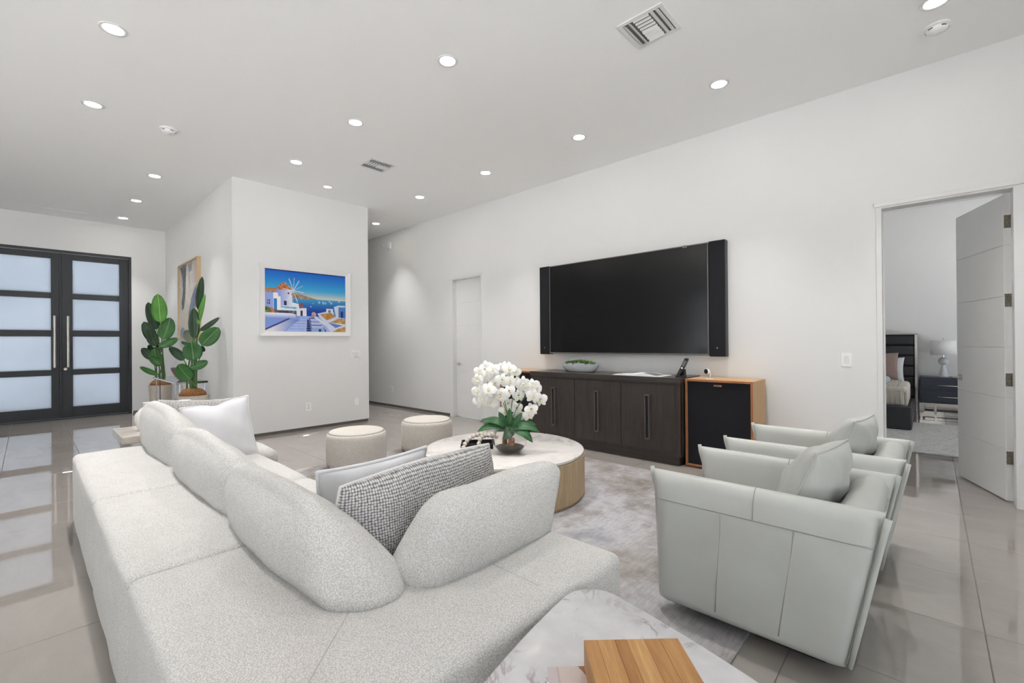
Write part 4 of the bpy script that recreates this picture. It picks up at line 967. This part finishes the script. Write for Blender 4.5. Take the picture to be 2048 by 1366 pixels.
# --- marble side table in front
STZ = .5
def squircle(cx, cy, hx, hy, p, n=72, rot=0):
    o_ = []
    for k in range(n):
        a = 2*math.pi*k/n; c_, s_ = math.cos(a), math.sin(a); q = (abs(c_)**p+abs(s_)**p)**(-1/p); x, y = hx*q*c_, hy*q*s_
        o_.append((cx+x*math.cos(rot)-y*math.sin(rot), cy+x*math.sin(rot)+y*math.cos(rot)))
    return o_
def rounded_tri(pts, r, inset=0., n=10, bow=.025):
    c = sum((Vector(p) for p in pts), Vector((0, 0)))/3; P = [c+(Vector(p)-c)*(1-inset) for p in pts]; out = []
    for k in range(3):
        a, b, d_ = P[k-1], P[k], P[(k+1) % 3]; u, v = (a-b).normalized(), (d_-b).normalized(); an = u.angle(v); L_ = r/math.tan(an/2)
        p0, p1 = b+u*L_, b+v*L_; cc = b+(u+v).normalized()*(r/math.sin(an/2)); a0 = math.atan2(*(p0-cc).yx); a1 = math.atan2(*(p1-cc).yx)
        while a1-a0 > math.pi: a1 -= 2*math.pi
        while a1-a0 < -math.pi: a1 += 2*math.pi
        for i in range(n+1): t = a0+(a1-a0)*i/n; out.append((cc.x+r*math.cos(t), cc.y+r*math.sin(t)))
        q = P[(k+1) % 3]; an2 = (P[k]-q).angle(P[(k+2) % 3]-q); e1 = q+(b-q).normalized()*(r/math.tan(an2/2)); nn = Vector((v.y, -v.x)); nn = nn if nn.dot((p1+e1)/2-c) > 0 else -nn
        for i in range(1, 8): t = i/8; w_ = p1.lerp(e1, t)+nn*bow*4*t*(1-t)*.6; out.append((w_.x, w_.y))
    return out
TRI = [(-.845, 1.245), (-.645, .30), (.085, .995)]
st = thing('side_table', 'white marble side table with a rounded triangular top in the foreground', 'side table', (-.47, .85, 0))
obj('marble_top', bevel(prism(rounded_tri(TRI, .10), 'z', STZ-.03, STZ), .006, 3, .8), 'marble2', st, smooth=True, angle=.6)
obj('pedestal', prism(rounded_tri(TRI, .05, .62), 'z', .02, STZ-.03), 'marble2', st, smooth=True, angle=.6)
obj('foot', prism(rounded_tri(TRI, .07, .45), 'z', 0, .02), 'dark', st)
# coffee table book and teak box
def pol(pts, z0, z1, r=.002): return bevel(prism(pts, 'z', z0, z1), r, 1)
bka = math.radians(44)
def quad(c, a, L_, W_):
    d_, e_ = Vector((math.cos(a), math.sin(a))), Vector((-math.sin(a), math.cos(a))); c = Vector(c)
    return [tuple(c), tuple(c+d_*L_), tuple(c+d_*L_+e_*W_), tuple(c+e_*W_)]

bkd = Vector((math.cos(bka), math.sin(bka), 0)); bke = Vector((math.sin(bka), -math.cos(bka), 0))
A_ = Vector((-.634, .787, 0))
book = thing('coffee_table_book', 'pale picture book under the teak box on the marble side table', 'book', (A_.x, A_.y, STZ))
def slabq(c, L_, W_, z0, z1, r=.0015):
    c = Vector(c); return bevel(prism([(p.x, p.y) for p in (c, c+bkd*L_, c+bkd*L_+bke*W_, c+bke*W_)], 'z', z0, z1), r, 1)
obj('page_block', slabq(A_+bkd*.004+bke*.004, .222, .282, STZ+.003, STZ+.033), 'paper', book)
obj('cover', join(slabq(A_, .23, .29, STZ, STZ+.003, .0005), slabq(A_, .23, .29, STZ+.033, STZ+.036, .0005)), 'paper', book)
def cover_print():
    p = Paint(60, 76); p.fill(p.y < 2, (204, 190, 184), (192, 178, 172), p.x*1.2); p.fill(p.x < .10, (196, 186, 186)); p.fill((p.x > .10) & (p.x < .118), (180, 166, 160))
    p.poly([(.30, .0), (1, 0), (1, .16), (.40, .14)], (134, 88, 58), noise=30); p.fill((p.y > .06) & (p.y < .09) & (p.x > .34), (96, 56, 36))
    p.poly([(.36, .14), (.7, .16), (.78, .30), (.46, .28)], (206, 180, 162)); p.poly([(.46, .28), (.8, .26), (.82, .30), (.5, .32)], (110, 70, 56)); p.poly([(.55, .34), (1, .32), (1, .7), (.66, .62)], (196, 170, 152), noise=14)
    p.poly([(.24, .24), (.29, .24), (.33, .40), (.27, .40)], (116, 98, 90)); p.poly([(.4, .5), (.8, .6), (.9, 1), (.4, 1)], (150, 110, 84), noise=20)
    return p.a
paint_obj('printed_cover', 1, 1, cover_print(), lambda u, v: tuple(A_+bkd*(.23*u)+bke*(.29*(1-v))+Vector((0, 0, STZ+.0363))), book, 'print')
B_ = Vector((-.569, .838, 0))
tb = thing('teak_box', 'square teak plank box standing on the picture book', 'box', (B_.x, B_.y, STZ+.0368))
wds = [.030, .038, .026, .040, .034, .042]; o_ = 0
tb.rotation_euler = (0, 0, bka)
tone = [(166, 112, 60), (172, 119, 66), (160, 106, 56), (178, 126, 72), (168, 115, 63), (170, 117, 65)]; tone2 = [(206, 160, 102), (212, 168, 110), (200, 152, 94), (216, 174, 116), (206, 160, 102), (210, 166, 106)]
for k, wd in enumerate(wds):
    pl_ = obj('plank', bevel(box(B_.x+o_, B_.x+o_+wd-.0003, B_.y-.27, B_.y, STZ+.0368, .600), .0006, 1), wood('teak_plank_%d' % k, tone[k], tone2[k], 'Y', .45, 1.2), tb); o_ += wd

# ================================================================== coffee table things
VX, VY = -2.50, 2.655
oc = thing('potted_orchid', 'white orchid in a round smoked glass bowl on the coffee table', 'orchid', (VX, VY, CZ))
obj('glass_bowl', lathe([(0, 0), (.06, .0), (.10, .022), (.132, .065), (.143, .115), (.132, .168), (.105, .208), (.088, .226), (.0855, .226), (.1025, .2065), (.1295, .167), (.1405, .115), (.1295, .066), (.0985, .0238), (.059, .0022), (0, .0022)], (VX, VY, CZ), 40), 'glass', oc, smooth=True)
obj('soil', lathe([(0, .0035), (.055, .0045), (.094, .0245), (.116, .048), (.10, .054), (0, .058)], (VX, VY, CZ), 32), 'soil', oc, smooth=True)
for k, (dx, dy, s_) in enumerate(((-.03, -.03, 1.), (.035, -.02, .9), (0, .03, .8))):
    obj('bark', puff(VX+dx-.022*s_, VX+dx+.022*s_, VY+dy-.02*s_, VY+dy+.02*s_, CZ+.06, CZ+.06+.07*s_, .015, n=3, ne=3, wob=.006, seed=k), 'cork', oc, smooth=True)
def blade(base, tip, width, nrm, droop=.0, fold=.15, n=9, shape=.75, curl=0., pw=.85):
    """leaf blade from base to tip with midrib fold and bend; returns verts, faces, uv"""
    b, t_ = Vector(base), Vector(tip); ax = t_-b; L_ = ax.length; a = ax.normalized(); nv = Vector(nrm); nv = (nv-a*nv.dot(a)).normalized(); sd = a.cross(nv)
    V, F, UV = [], [], []
    m = 6
    for i in range(n+1):
        q = i/n; wd = width/2*max(.02, math.sin(math.pi*q**pw))**shape if 0 < i < n else width*.015
        c = b+ax*q+nv*(droop*4*q*(1-q))
        for j in range(m+1):
            s_ = j/m*2-1; V.append(tuple(c+sd*wd*s_+nv*(fold*wd*abs(s_)-curl*wd*s_*s_))); UV.append((j/m*.0+.5+s_*.5*wd/max(width/2, 1e-6), q))
    for i in range(n):
        for j in range(m): k = i*(m+1)+j; F.append((k, k+1, k+m+2, k+m+1))
    return V, F, UV
def solid(g, nrm_shift):
    """give a blade real thickness"""
    V, F, UV = g; n = len(V); d_ = Vector(nrm_shift); V2 = V+[tuple(Vector(p)-d_) for p in V]; F2 = list(F)+[tuple(i+n for i in f[::-1]) for f in F]
    from collections import Counter
    cnt = Counter(); 
    for f in F:
        for i in range(4): e = (f[i], f[(i+1) % 4]); cnt[tuple(sorted(e))] += 1
    for f in F:
        for i in range(4):
            e = (f[i], f[(i+1) % 4])
            if cnt[tuple(sorted(e))] == 1: F2.append((e[0], e[1], e[1]+n, e[0]+n))
    return V2, F2, UV+UV
mouth = Vector((VX, VY, CZ+.20))
camv = (Vector((0, 0, CAM_H))-mouth).normalized()
side = Vector((rgt.x, rgt.y, 0))
for dx, dz, dd, wd, dr in ((-.24, .05, .02, .065, .09), (-.26, -.03, .05, .07, .09), (.24, -.04, .04, .075, .09), (.18, -.12, .10, .08, .09), (-.09, .13, .0, .05, .02), (.10, .12, .0, .05, .02), (.0, .16, -.04, .05, .01), (-.05, -.10, .13, .075, .05), (.22, .02, -.1, .06, .07), (-.12, -.06, -.12, .06, .06)):
    tip = mouth+side*dx+Vector((0, 0, dz))+camv*dd
    nr = (Vector((0, 0, .75))+camv*.8).normalized() if abs(dz) < abs(dx)*1.2 else camv
    g = solid(blade(mouth-Vector((0, 0, .03)), tip, wd*1.15, nr, dr*.8, .2, 8, .55), nr*.0016)
    obj('leaf', g[:2], 'orchidleaf', oc, smooth=True, uv=g[2])
for pts in ((mouth, mouth+Vector((-.06, .02, .25)), mouth+Vector((-.14, 0, .40)), mouth+Vector((-.18, -.08, .36))), (mouth, mouth+Vector((-.02, .05, .25)), mouth+Vector((.02, .05, .42)), mouth+Vector((.06, .06, .42))),
            (mouth, mouth+Vector((.06, .02, .22)), mouth+Vector((.14, .12, .36)), mouth+Vector((.17, .16, .16))), (mouth, mouth+Vector((.0, -.05, .2)), mouth+Vector((-.05, -.08, .34)), mouth+Vector((-.10, -.12, .30)))):
    obj('flower_stem', tube(bez(*pts, 12), .0035, 6), 'stalk', oc, smooth=True)
def flower_geo():
    V, F = [], []
    def petal_(ang, L_, W_, lift, base=.008):
        n0 = len(V); n, m = 6, 4
        for i in range(n+1):
            q = i/n; wd = W_/2*max(.12, math.sin(math.pi*min(1, q*.92+.06)))**.62
            for j in range(m+1):
                s_ = j/m*2-1; r_ = base+q*L_; x, y, z = s_*wd, r_, lift*q-.18*wd*s_*s_-.014*q*q*(1 if i > 3 else 0)
                c_, s2 = math.cos(ang), math.sin(ang); V.append((x*c_-y*s2, x*s2+y*c_, z))
        for i in range(n):
            for j in range(m): k = n0+i*(m+1)+j; F.append((k, k+1, k+m+2, k+m+1))
    for a, L_, W_, li in ((math.radians(78), .046, .056, .012), (math.radians(-78), .046, .056, .012), (0, .044, .034, .004), (math.radians(142), .042, .032, .003), (math.radians(-142), .042, .032, .003)): petal_(a, L_, W_, li)
    n = len(V); V2 = V+[(x, y, z-.0012) for x, y, z in V]; return V2, F+[tuple(i+n for i in f[::-1]) for f in F]
lipg = lathe([(0, -.004), (.008, -.002), (.009, .006), (.006, .013), (0, .016)], (0, -.006, 0), 10)
FL = [(-.24, .46, .03), (-.19, .50, .0), (-.13, .485, .03), (-.05, .50, -.03), (.0, .49, .02), (.045, .46, .0), (-.255, .40, .05), (-.255, .31, .03), (-.225, .255, .04), (-.165, .33, .07), (-.12, .37, .02), (-.06, .40, .06), (.0, .315, .07), (.01, .385, .03),
      (.055, .375, .0), (-.075, .28, .05), (-.11, .305, .0), (.11, .375, .05), (.15, .35, .02), (.19, .355, .03), (.215, .32, .0), (.19, .27, .04), (.175, .165, .03), (.155, .12, .04), (.25, .235, -.01), (-.15, .22, .0), (-.01, .20, -.05), (.06, .165, -.04), (-.235, .235, -.02), (.075, .27, .0), (-.035, .14, -.06), (.08, .10, -.05), (.085, .05, -.06), (-.2, .43, -.05), (-.03, .44, -.05), (.12, .31, -.04)]
r3 = random.Random(11); fl0 = None
for dx, dz, dd in FL:
    p = mouth+side*dx+Vector((0, 0, dz-.015))+Vector((camv.x, camv.y, 0))*dd
    d_ = (camv+side*(dx*1.8+r3.uniform(-.35, .35))+Vector((0, 0, r3.uniform(-.45, .15)))).normalized(); u_ = (Vector((0, 0, 1))+side*r3.uniform(-.4, .4)); r_ = u_.cross(d_).normalized(); u_ = d_.cross(r_)
    mx = Matrix(((r_.x, u_.x, d_.x, p.x-VX), (r_.y, u_.y, d_.y, p.y-VY), (r_.z, u_.z, d_.z, p.z-CZ), (0, 0, 0, 1)))
    if fl0 is None:
        fl0 = obj('flower', flower_geo(), 'petal', oc, smooth=True, base=(0, 0, 0)); lp0 = obj('lip', lipg, 'lip', fl0, smooth=True, base=(0, 0, 0)); f_ = fl0
    else:
        f_ = fl0.copy(); COL.objects.link(f_); f_.parent = oc; l_ = lp0.copy(); COL.objects.link(l_); l_.parent = f_
    k_ = r3.uniform(1.0, 1.32); f_.matrix_local = mx @ Matrix.Scale(k_, 4)
lp0.location = (0, 0, 0)
# dark tray with a string of wooden beads
tc, ta = Vector((-2.83, 2.62, CZ)), math.radians(46)
td, te = Vector((math.cos(ta), math.sin(ta), 0)), Vector((-math.sin(ta), math.cos(ta), 0))
def trayq(u0, u1, v0, v1, z0, z1):
    return bevel(prism([((tc+td*u+te*v).x, (tc+td*u+te*v).y) for u, v in ((u0, v0), (u1, v0), (u1, v1), (u0, v1))], 'z', z0, z1), .002, 1)
ty = thing('tray', 'dark wooden tray under the bead string on the coffee table', 'tray', tuple(tc))
obj('bottom', trayq(-.15, .12, -.09, .09, CZ, CZ+.012), 'dark', ty)
for q in ((-.15, .12, -.09, -.078), (-.15, .12, .078, .09), (-.15, -.138, -.078, .078), (.108, .12, -.078, .078)): obj('rim', trayq(*q, CZ+.012, CZ+.045), 'dark', ty)
gl = thing('bead_garland', 'string of whitewashed wooden beads draped over the dark tray', 'beads', tuple(tc))
path = bez(tc+td*(-.125)+te*(-.110)+Vector((0, 0, .022)), tc+td*(-.10)+te*(-.02)+Vector((0, 0, .115)), tc+td*.05+te*(.05)+Vector((0, 0, .115)), tc+td*.13+te*.0+Vector((0, 0, .10)), 40)
path2 = bez(tc+td*(.0)+te*(-.118)+Vector((0, 0, .022)), tc+td*(-.0)+te*(-.05)+Vector((0, 0, .13)), tc+td*.06+te*(.0)+Vector((0, 0, .10)), tc+td*.165+te*.03+Vector((0, 0, .075)), 40)
bd0 = None
for pth in (path, path2):
    acc = 0; last = None; pts = []
    for a, b in zip(pth, pth[1:]):
        n_ = 8
        for i in range(n_):
            p = a.lerp(b, i/n_)
            if last is None or (p-last).length >= .0355: pts.append(p); last = p
    for p in pts:
        if bd0 is None: bd0 = obj('bead', [lathe([(0, -.0185), (.008, -.0167), (.0145, -.0115), (.018, -.004), (.0185, 0), (.018, .004), (.0145, .0115), (.008, .0167), (0, .0185)], tuple(p), 14)][0], 'bead', gl, smooth=True, base=tuple(p))
        else: c = bd0.copy(); COL.objects.link(c); c.parent = gl; c.location = p-WLOC[gl]

# ================================================================== tall plants, acrylic console
def bird_plant(label, x, y, ph_, leaves, ztop, seed, stem_px):
    """leaves: (base dx along view-right, base z, tip dx, tip z, width, toward, material)"""
    c = Vector((x, y, 0)); t = thing('potted_plant', label, 'plant', (x, y, 0), 'tall potted plants by the side wall')
    cv = Vector((-x, -y, 0)).normalized(); sr = Vector((-cv.y, cv.x, 0))
    sr = sr if sr.dot(Vector((rgt.x, rgt.y, 0))) > 0 else -sr
    obj('pot', lathe([(0, 0), (.115, 0), (.135, .05), (.168, ph_-.05), (.175, ph_), (.162, ph_), (.155, ph_-.05), (0, ph_-.06)], (x, y, 0), 36), 'pot', t, smooth=True, angle=.8)
    obj('moss_mound', lathe([(.158, ph_-.02), (.15, ph_+.03), (.11, ph_+.075), (.05, ph_+.095), (0, ph_+.097)], (x, y, 0), 24), 'coir', t, smooth=True)
    r_ = random.Random(seed)
    for bx, bz, tx, tz, wd, to, m in leaves:
        b = c+sr*bx+Vector((0, 0, bz))+cv*(to*.6); tp = c+sr*tx+Vector((0, 0, tz))+cv*to
        nr = (cv+sr*r_.uniform(-.35, .35)+Vector((0, 0, r_.uniform(.0, .4)))).normalized()
        g = solid(blade(b, tp, wd*1.08, nr, -.03, .22, 12, .50, .12, .85), nr*.002)
        lf = obj('leaf', g[:2], m, t, smooth=True, uv=g[2])
        s0 = c+sr*(.075*r_.uniform(-1, 1))+cv*(.06*r_.uniform(-1, 1))+Vector((0, 0, ph_+.06))
        obj('stalk', tube(bez(s0, s0+Vector((0, 0, .35*(bz-ph_))), b-(tp-b)*.3-Vector((0, 0, .02)), b+(tp-b)*.06, 8), [.010]*3+[.008]*2+[.007]*2+[.006]*2, 7), 'stalk', lf, smooth=True)
    return t
def from_zoom(lst, cx, base_y, z_of, sc_):
    out = []
    for bx, by, tx, ty_, wz, to, m in lst: out.append(((bx-cx)*sc_, z_of(by), (tx-cx)*sc_, z_of(ty_), wz*sc_, to, m))
    return out
LD, LG, LL, LGY = 'leaf_dark', 'leaf', 'leaf_light', 'leaf_grey'
P1L = [(270, 530, 245, 238, 150, .05, LL), (235, 600, 152, 320, 115, -.08, LD), (200, 720, 112, 520, 125, -.04, LD), (225, 770, 165, 590, 115, .0, LD), (295, 700, 368, 475, 160, .06, LG), (255, 770, 443, 690, 95, .10, LG), (195, 900, 92, 785, 95, -.02, LD), (255, 975, 208, 795, 115, .04, LG), (270, 960, 162, 865, 85, .10, LG), (248, 1058, 75, 970, 60, .14, LG), (215, 830, 155, 752, 70, -.10, LD), (270, 840, 230, 750, 70, -.06, LD)]
P2L = [(655, 405, 693, 52, 80, -.02, LD), (645, 560, 722, 235, 52, .02, LL), (612, 695, 603, 378, 110, .03, LD), (660, 615, 872, 468, 60, -.04, LD), (680, 760, 862, 580, 175, .06, LG), (585, 720, 515, 605, 120, -.10, LGY), (600, 915, 575, 722, 190, .09, LG), (505, 910, 360, 772, 95, .02, LD), (560, 985, 745, 925, 105, .10, LG), (570, 1105, 448, 945, 165, .15, LG), (565, 745, 472, 722, 45, -.08, LD), (640, 570, 642, 415, 70, -.12, LD), (680, 830, 690, 765, 70, -.10, LD)]

bird_plant('tall broad-leaved potted plant in the corner beside the entry door', -9.95, 1.6, .575, from_zoom(P1L, 270, 1150, lambda q: 2.58-.001726*q, .00143), 2.2, 1, 0)
bird_plant('tall broad-leaved potted plant nearer the picture wall corner', -7.2, 1.5, .60, from_zoom(P2L, 590, 1200, lambda q: 2.259-.00131*q, .00108), 2.2, 2, 0)
ac = thing('acrylic_console', 'clear acrylic console table between the two tall plants', 'console table', (-8.6, 1.6, 0))
obj('top', rbox(-9.45, -7.75, 1.42, 1.80, .715, .745, .003), 'acrylic', ac)
for x in (-9.35, -7.95):
    for y in (1.44, 1.74): obj('leg', box(x, x+.10, y, y+.045, .0, .715), 'acrylic', ac)
tag(obj('decor_bowl', lathe([(.04, 0), (.06, .006), (.105, .06), (.15, .15), (.158, .185), (.153, .185), (.142, .15), (.09, .06), (0, .02)], (-8.25, 1.60, .745), 30), 'bowlmetal', smooth=True), 'mottled silver bowl on the acrylic console', 'bowl')

# ================================================================== bedroom through the open door
tag(obj('bedroom_rug', rbox(-2.4, 1.3, 6.72, 9.08, .0005, .018, .006), 'bedrug'), 'ivory braided rug on the bedroom floor', 'rug')
bed = thing('bed', 'bed with charcoal channelled headboard, seen through the doorway', 'bed', (-1.1, 9.1, 0))
bx0, bx1 = -2.05, -.20
obj('foot_rail', puff(bx0, bx1, 8.2, 8.32, .02, .335, .02), 'bedblack', bed, smooth=True)
obj('side_rail', puff(bx1-.08, bx1, 8.32, 10.0, .02, .30, .02), 'bedblack', bed, smooth=True)
obj('side_rail', puff(bx0, bx0+.08, 8.32, 10.0, .02, .30, .02), 'bedblack', bed, smooth=True)
obj('mattress', puff(bx0+.08, bx1-.08, 8.40, 9.98, .08, .50, .06), 'linen', bed, smooth=True)
obj('headboard_panel', rbox(bx0-.02, bx1+.02, 10.05, 10.15, .05, 1.345, .006), 'bedblack', bed)
for k in range(7):
    z0 = .12+k*.1745; obj('channel', puff(bx0, bx1, 10.0, 10.08, z0, z0+.172, .035, (0, .012, 0)), 'bedblack', bed, smooth=True)
obj('chrome_frame', join(box(bx1+.002, bx1+.034, 9.99, 10.16, .0, 1.355), box(bx0-.034, bx0-.002, 9.99, 10.16, .0, 1.355), box(bx0-.034, bx1+.034, 9.99, 10.16, 1.345, 1.36)), 'chrome', bed)
qv = thing('quilt', 'cream ribbed quilt spread over the bed', 'quilt', (-1.1, 9.0, .3))
g = join(puff(bx0+.05, bx1-.08, 8.345, 8.385, .34, .57, .018, wob=.002), puff(bx0+.02, bx1-.05, 8.34, 9.55, .505, .60, .045, (0, 0, .01), wob=.004), puff(bx1-.078, bx1-.046, 8.36, 9.54, .33, .56, .014, wob=.002), puff(bx0+.018, bx0+.05, 8.36, 9.54, .33, .56, .014, wob=.002))
obj('cover', g, 'quilt', qv, smooth=True)
for k in range(9):
    x = bx1-.10-.05*k; obj('rib', tube([(x, 8.40, .604-.02*(k < 1)), (x, 9.0, .612-.02*(k < 1)), (x, 9.5, .604-.02*(k < 1))], .010, 6), 'quilt', qv, smooth=True)
for k in range(14):
    x = bx1-.12-.055*k; obj('rib', tube([(x, 8.352, .55), (x, 8.344, .45), (x, 8.348, .36)], .012, 6), 'quilt', qv, smooth=True)
for k in range(20):
    y = 8.42+.055*k; obj('rib', tube([(bx1-.062, y, .52), (bx1-.052, y, .45), (bx1-.055, y, .36)], .012, 6), 'quilt', qv, smooth=True)
loose('bed_pillow', 'dusty mauve pillow on the bed', 'pillow', .55, .45, .16, (-.66, 9.60, .83), (1, 0, 0), (0, .25, 1), 'mauve')
loose('bed_pillow', 'white pillow behind the mauve one on the bed', 'pillow', .60, .42, .16, (-.62, 9.82, .76), (1, 0, 0), (0, .2, 1), 'linen')
tag(obj('rolled_throw', frame(puff(-.10, .10, -.055, .055, -.45, .45, .05, n=6, wob=.004), (-.88, 8.40, .665), (0, 1, 0), (0, 0, 1)) if 0 else ([(p[2]-.93, 8.42+p[1], .682+p[0]) for p in puff(-.055, .055, -.055, .055, -.5, .5, .05, n=6, wob=.003)[0]], puff(-.055, .055, -.055, .055, -.5, .5, .05, n=6, wob=.003)[1]), 'paleblue', smooth=True), 'pale blue rolled throw at the foot of the bed', 'throw')
ns = thing('nightstand', 'slate two-drawer nightstand on a chrome base beside the bed', 'nightstand', (.15, 10.0, 0))
nx0, nx1, ny0, ny1 = -.145, .44, 9.80, 10.22
obj('case', rbox(nx0, nx1, ny0+.02, ny1, .245, .655, .004), 'navy', ns)
for z0, z1 in ((.26, .44), (.455, .625)):
    d = obj('drawer', rbox(nx0+.02, nx1-.02, ny0, ny0+.022, z0, z1, .003), 'navy', ns)
    zc = z0+.09 if z0 < .3 else z0+.075
    obj('pull', join(tube([(.07, ny0-.03, zc), (.33, ny0-.03, zc)], .008, 8), tube([(.09, ny0, zc), (.09, ny0-.03, zc)], .009, 8), tube([(.31, ny0, zc), (.31, ny0-.03, zc)], .009, 8)), 'chrome', d, smooth=True)
obj('base_frame', join(box(nx0, nx1, ny0, ny0+.04, .215, .245), box(nx0, nx1, ny0, ny0+.04, .03, .075), box(nx0, nx0+.06, ny0, ny0+.04, .075, .215), box(nx1-.06, nx1, ny0, ny0+.04, .075, .215), box(.03, .06, ny0-.006, ny0+.03, .03, .215), box(nx0, nx1, ny1-.04, ny1, .03, .245), box(nx0, nx0+.03, ny0+.04, ny1-.04, .03, .075), box(nx1-.03, nx1, ny0+.04, ny1-.04, .03, .075)), 'chrome', ns)
for x in (nx0+.02, .045, nx1-.05):
    obj('foot', box(x-.012, x+.018, ny0-.004, ny0+.03, 0, .03), 'chrome', ns)
for x in (nx0+.02, nx1-.05): obj('foot', box(x-.012, x+.018, ny1-.05, ny1-.02, 0, .03), 'chrome', ns)
lm = thing('table_lamp', 'white table lamp with ball and cone base and drum shade on the nightstand', 'lamp', (.145, 10.0, .655))
obj('base', lathe([(0, 0), (.062, 0), (.058, .02), (.028, .19), (.03, .2)], (.145, 10.0, .655), 28), 'ceramic', lm, smooth=True)
obj('ball', lathe([(.03, .195), (.052, .21), (.066, .245), (.066, .265), (.052, .30), (.02, .318)], (.145, 10.0, .655), 28), 'ceramic', lm, smooth=True)
obj('neck', tube([(.145, 10.0, .97), (.145, 10.0, 1.04)], .01, 8), 'nickel', lm)
obj('shade', lathe([(.160, .355), (.150, .585), (.148, .585), (.158, .355)], (.145, 10.0, .655), 36), 'shade', lm, smooth=True)
obj('finial', join(tube([(.145, 10.0, 1.03), (.145, 10.0, 1.27)], .003, 6), lathe([(0, .6), (.008, .61), (.006, .62), (0, .63)], (.145, 10.0, .655), 10)), 'nickel', lm)
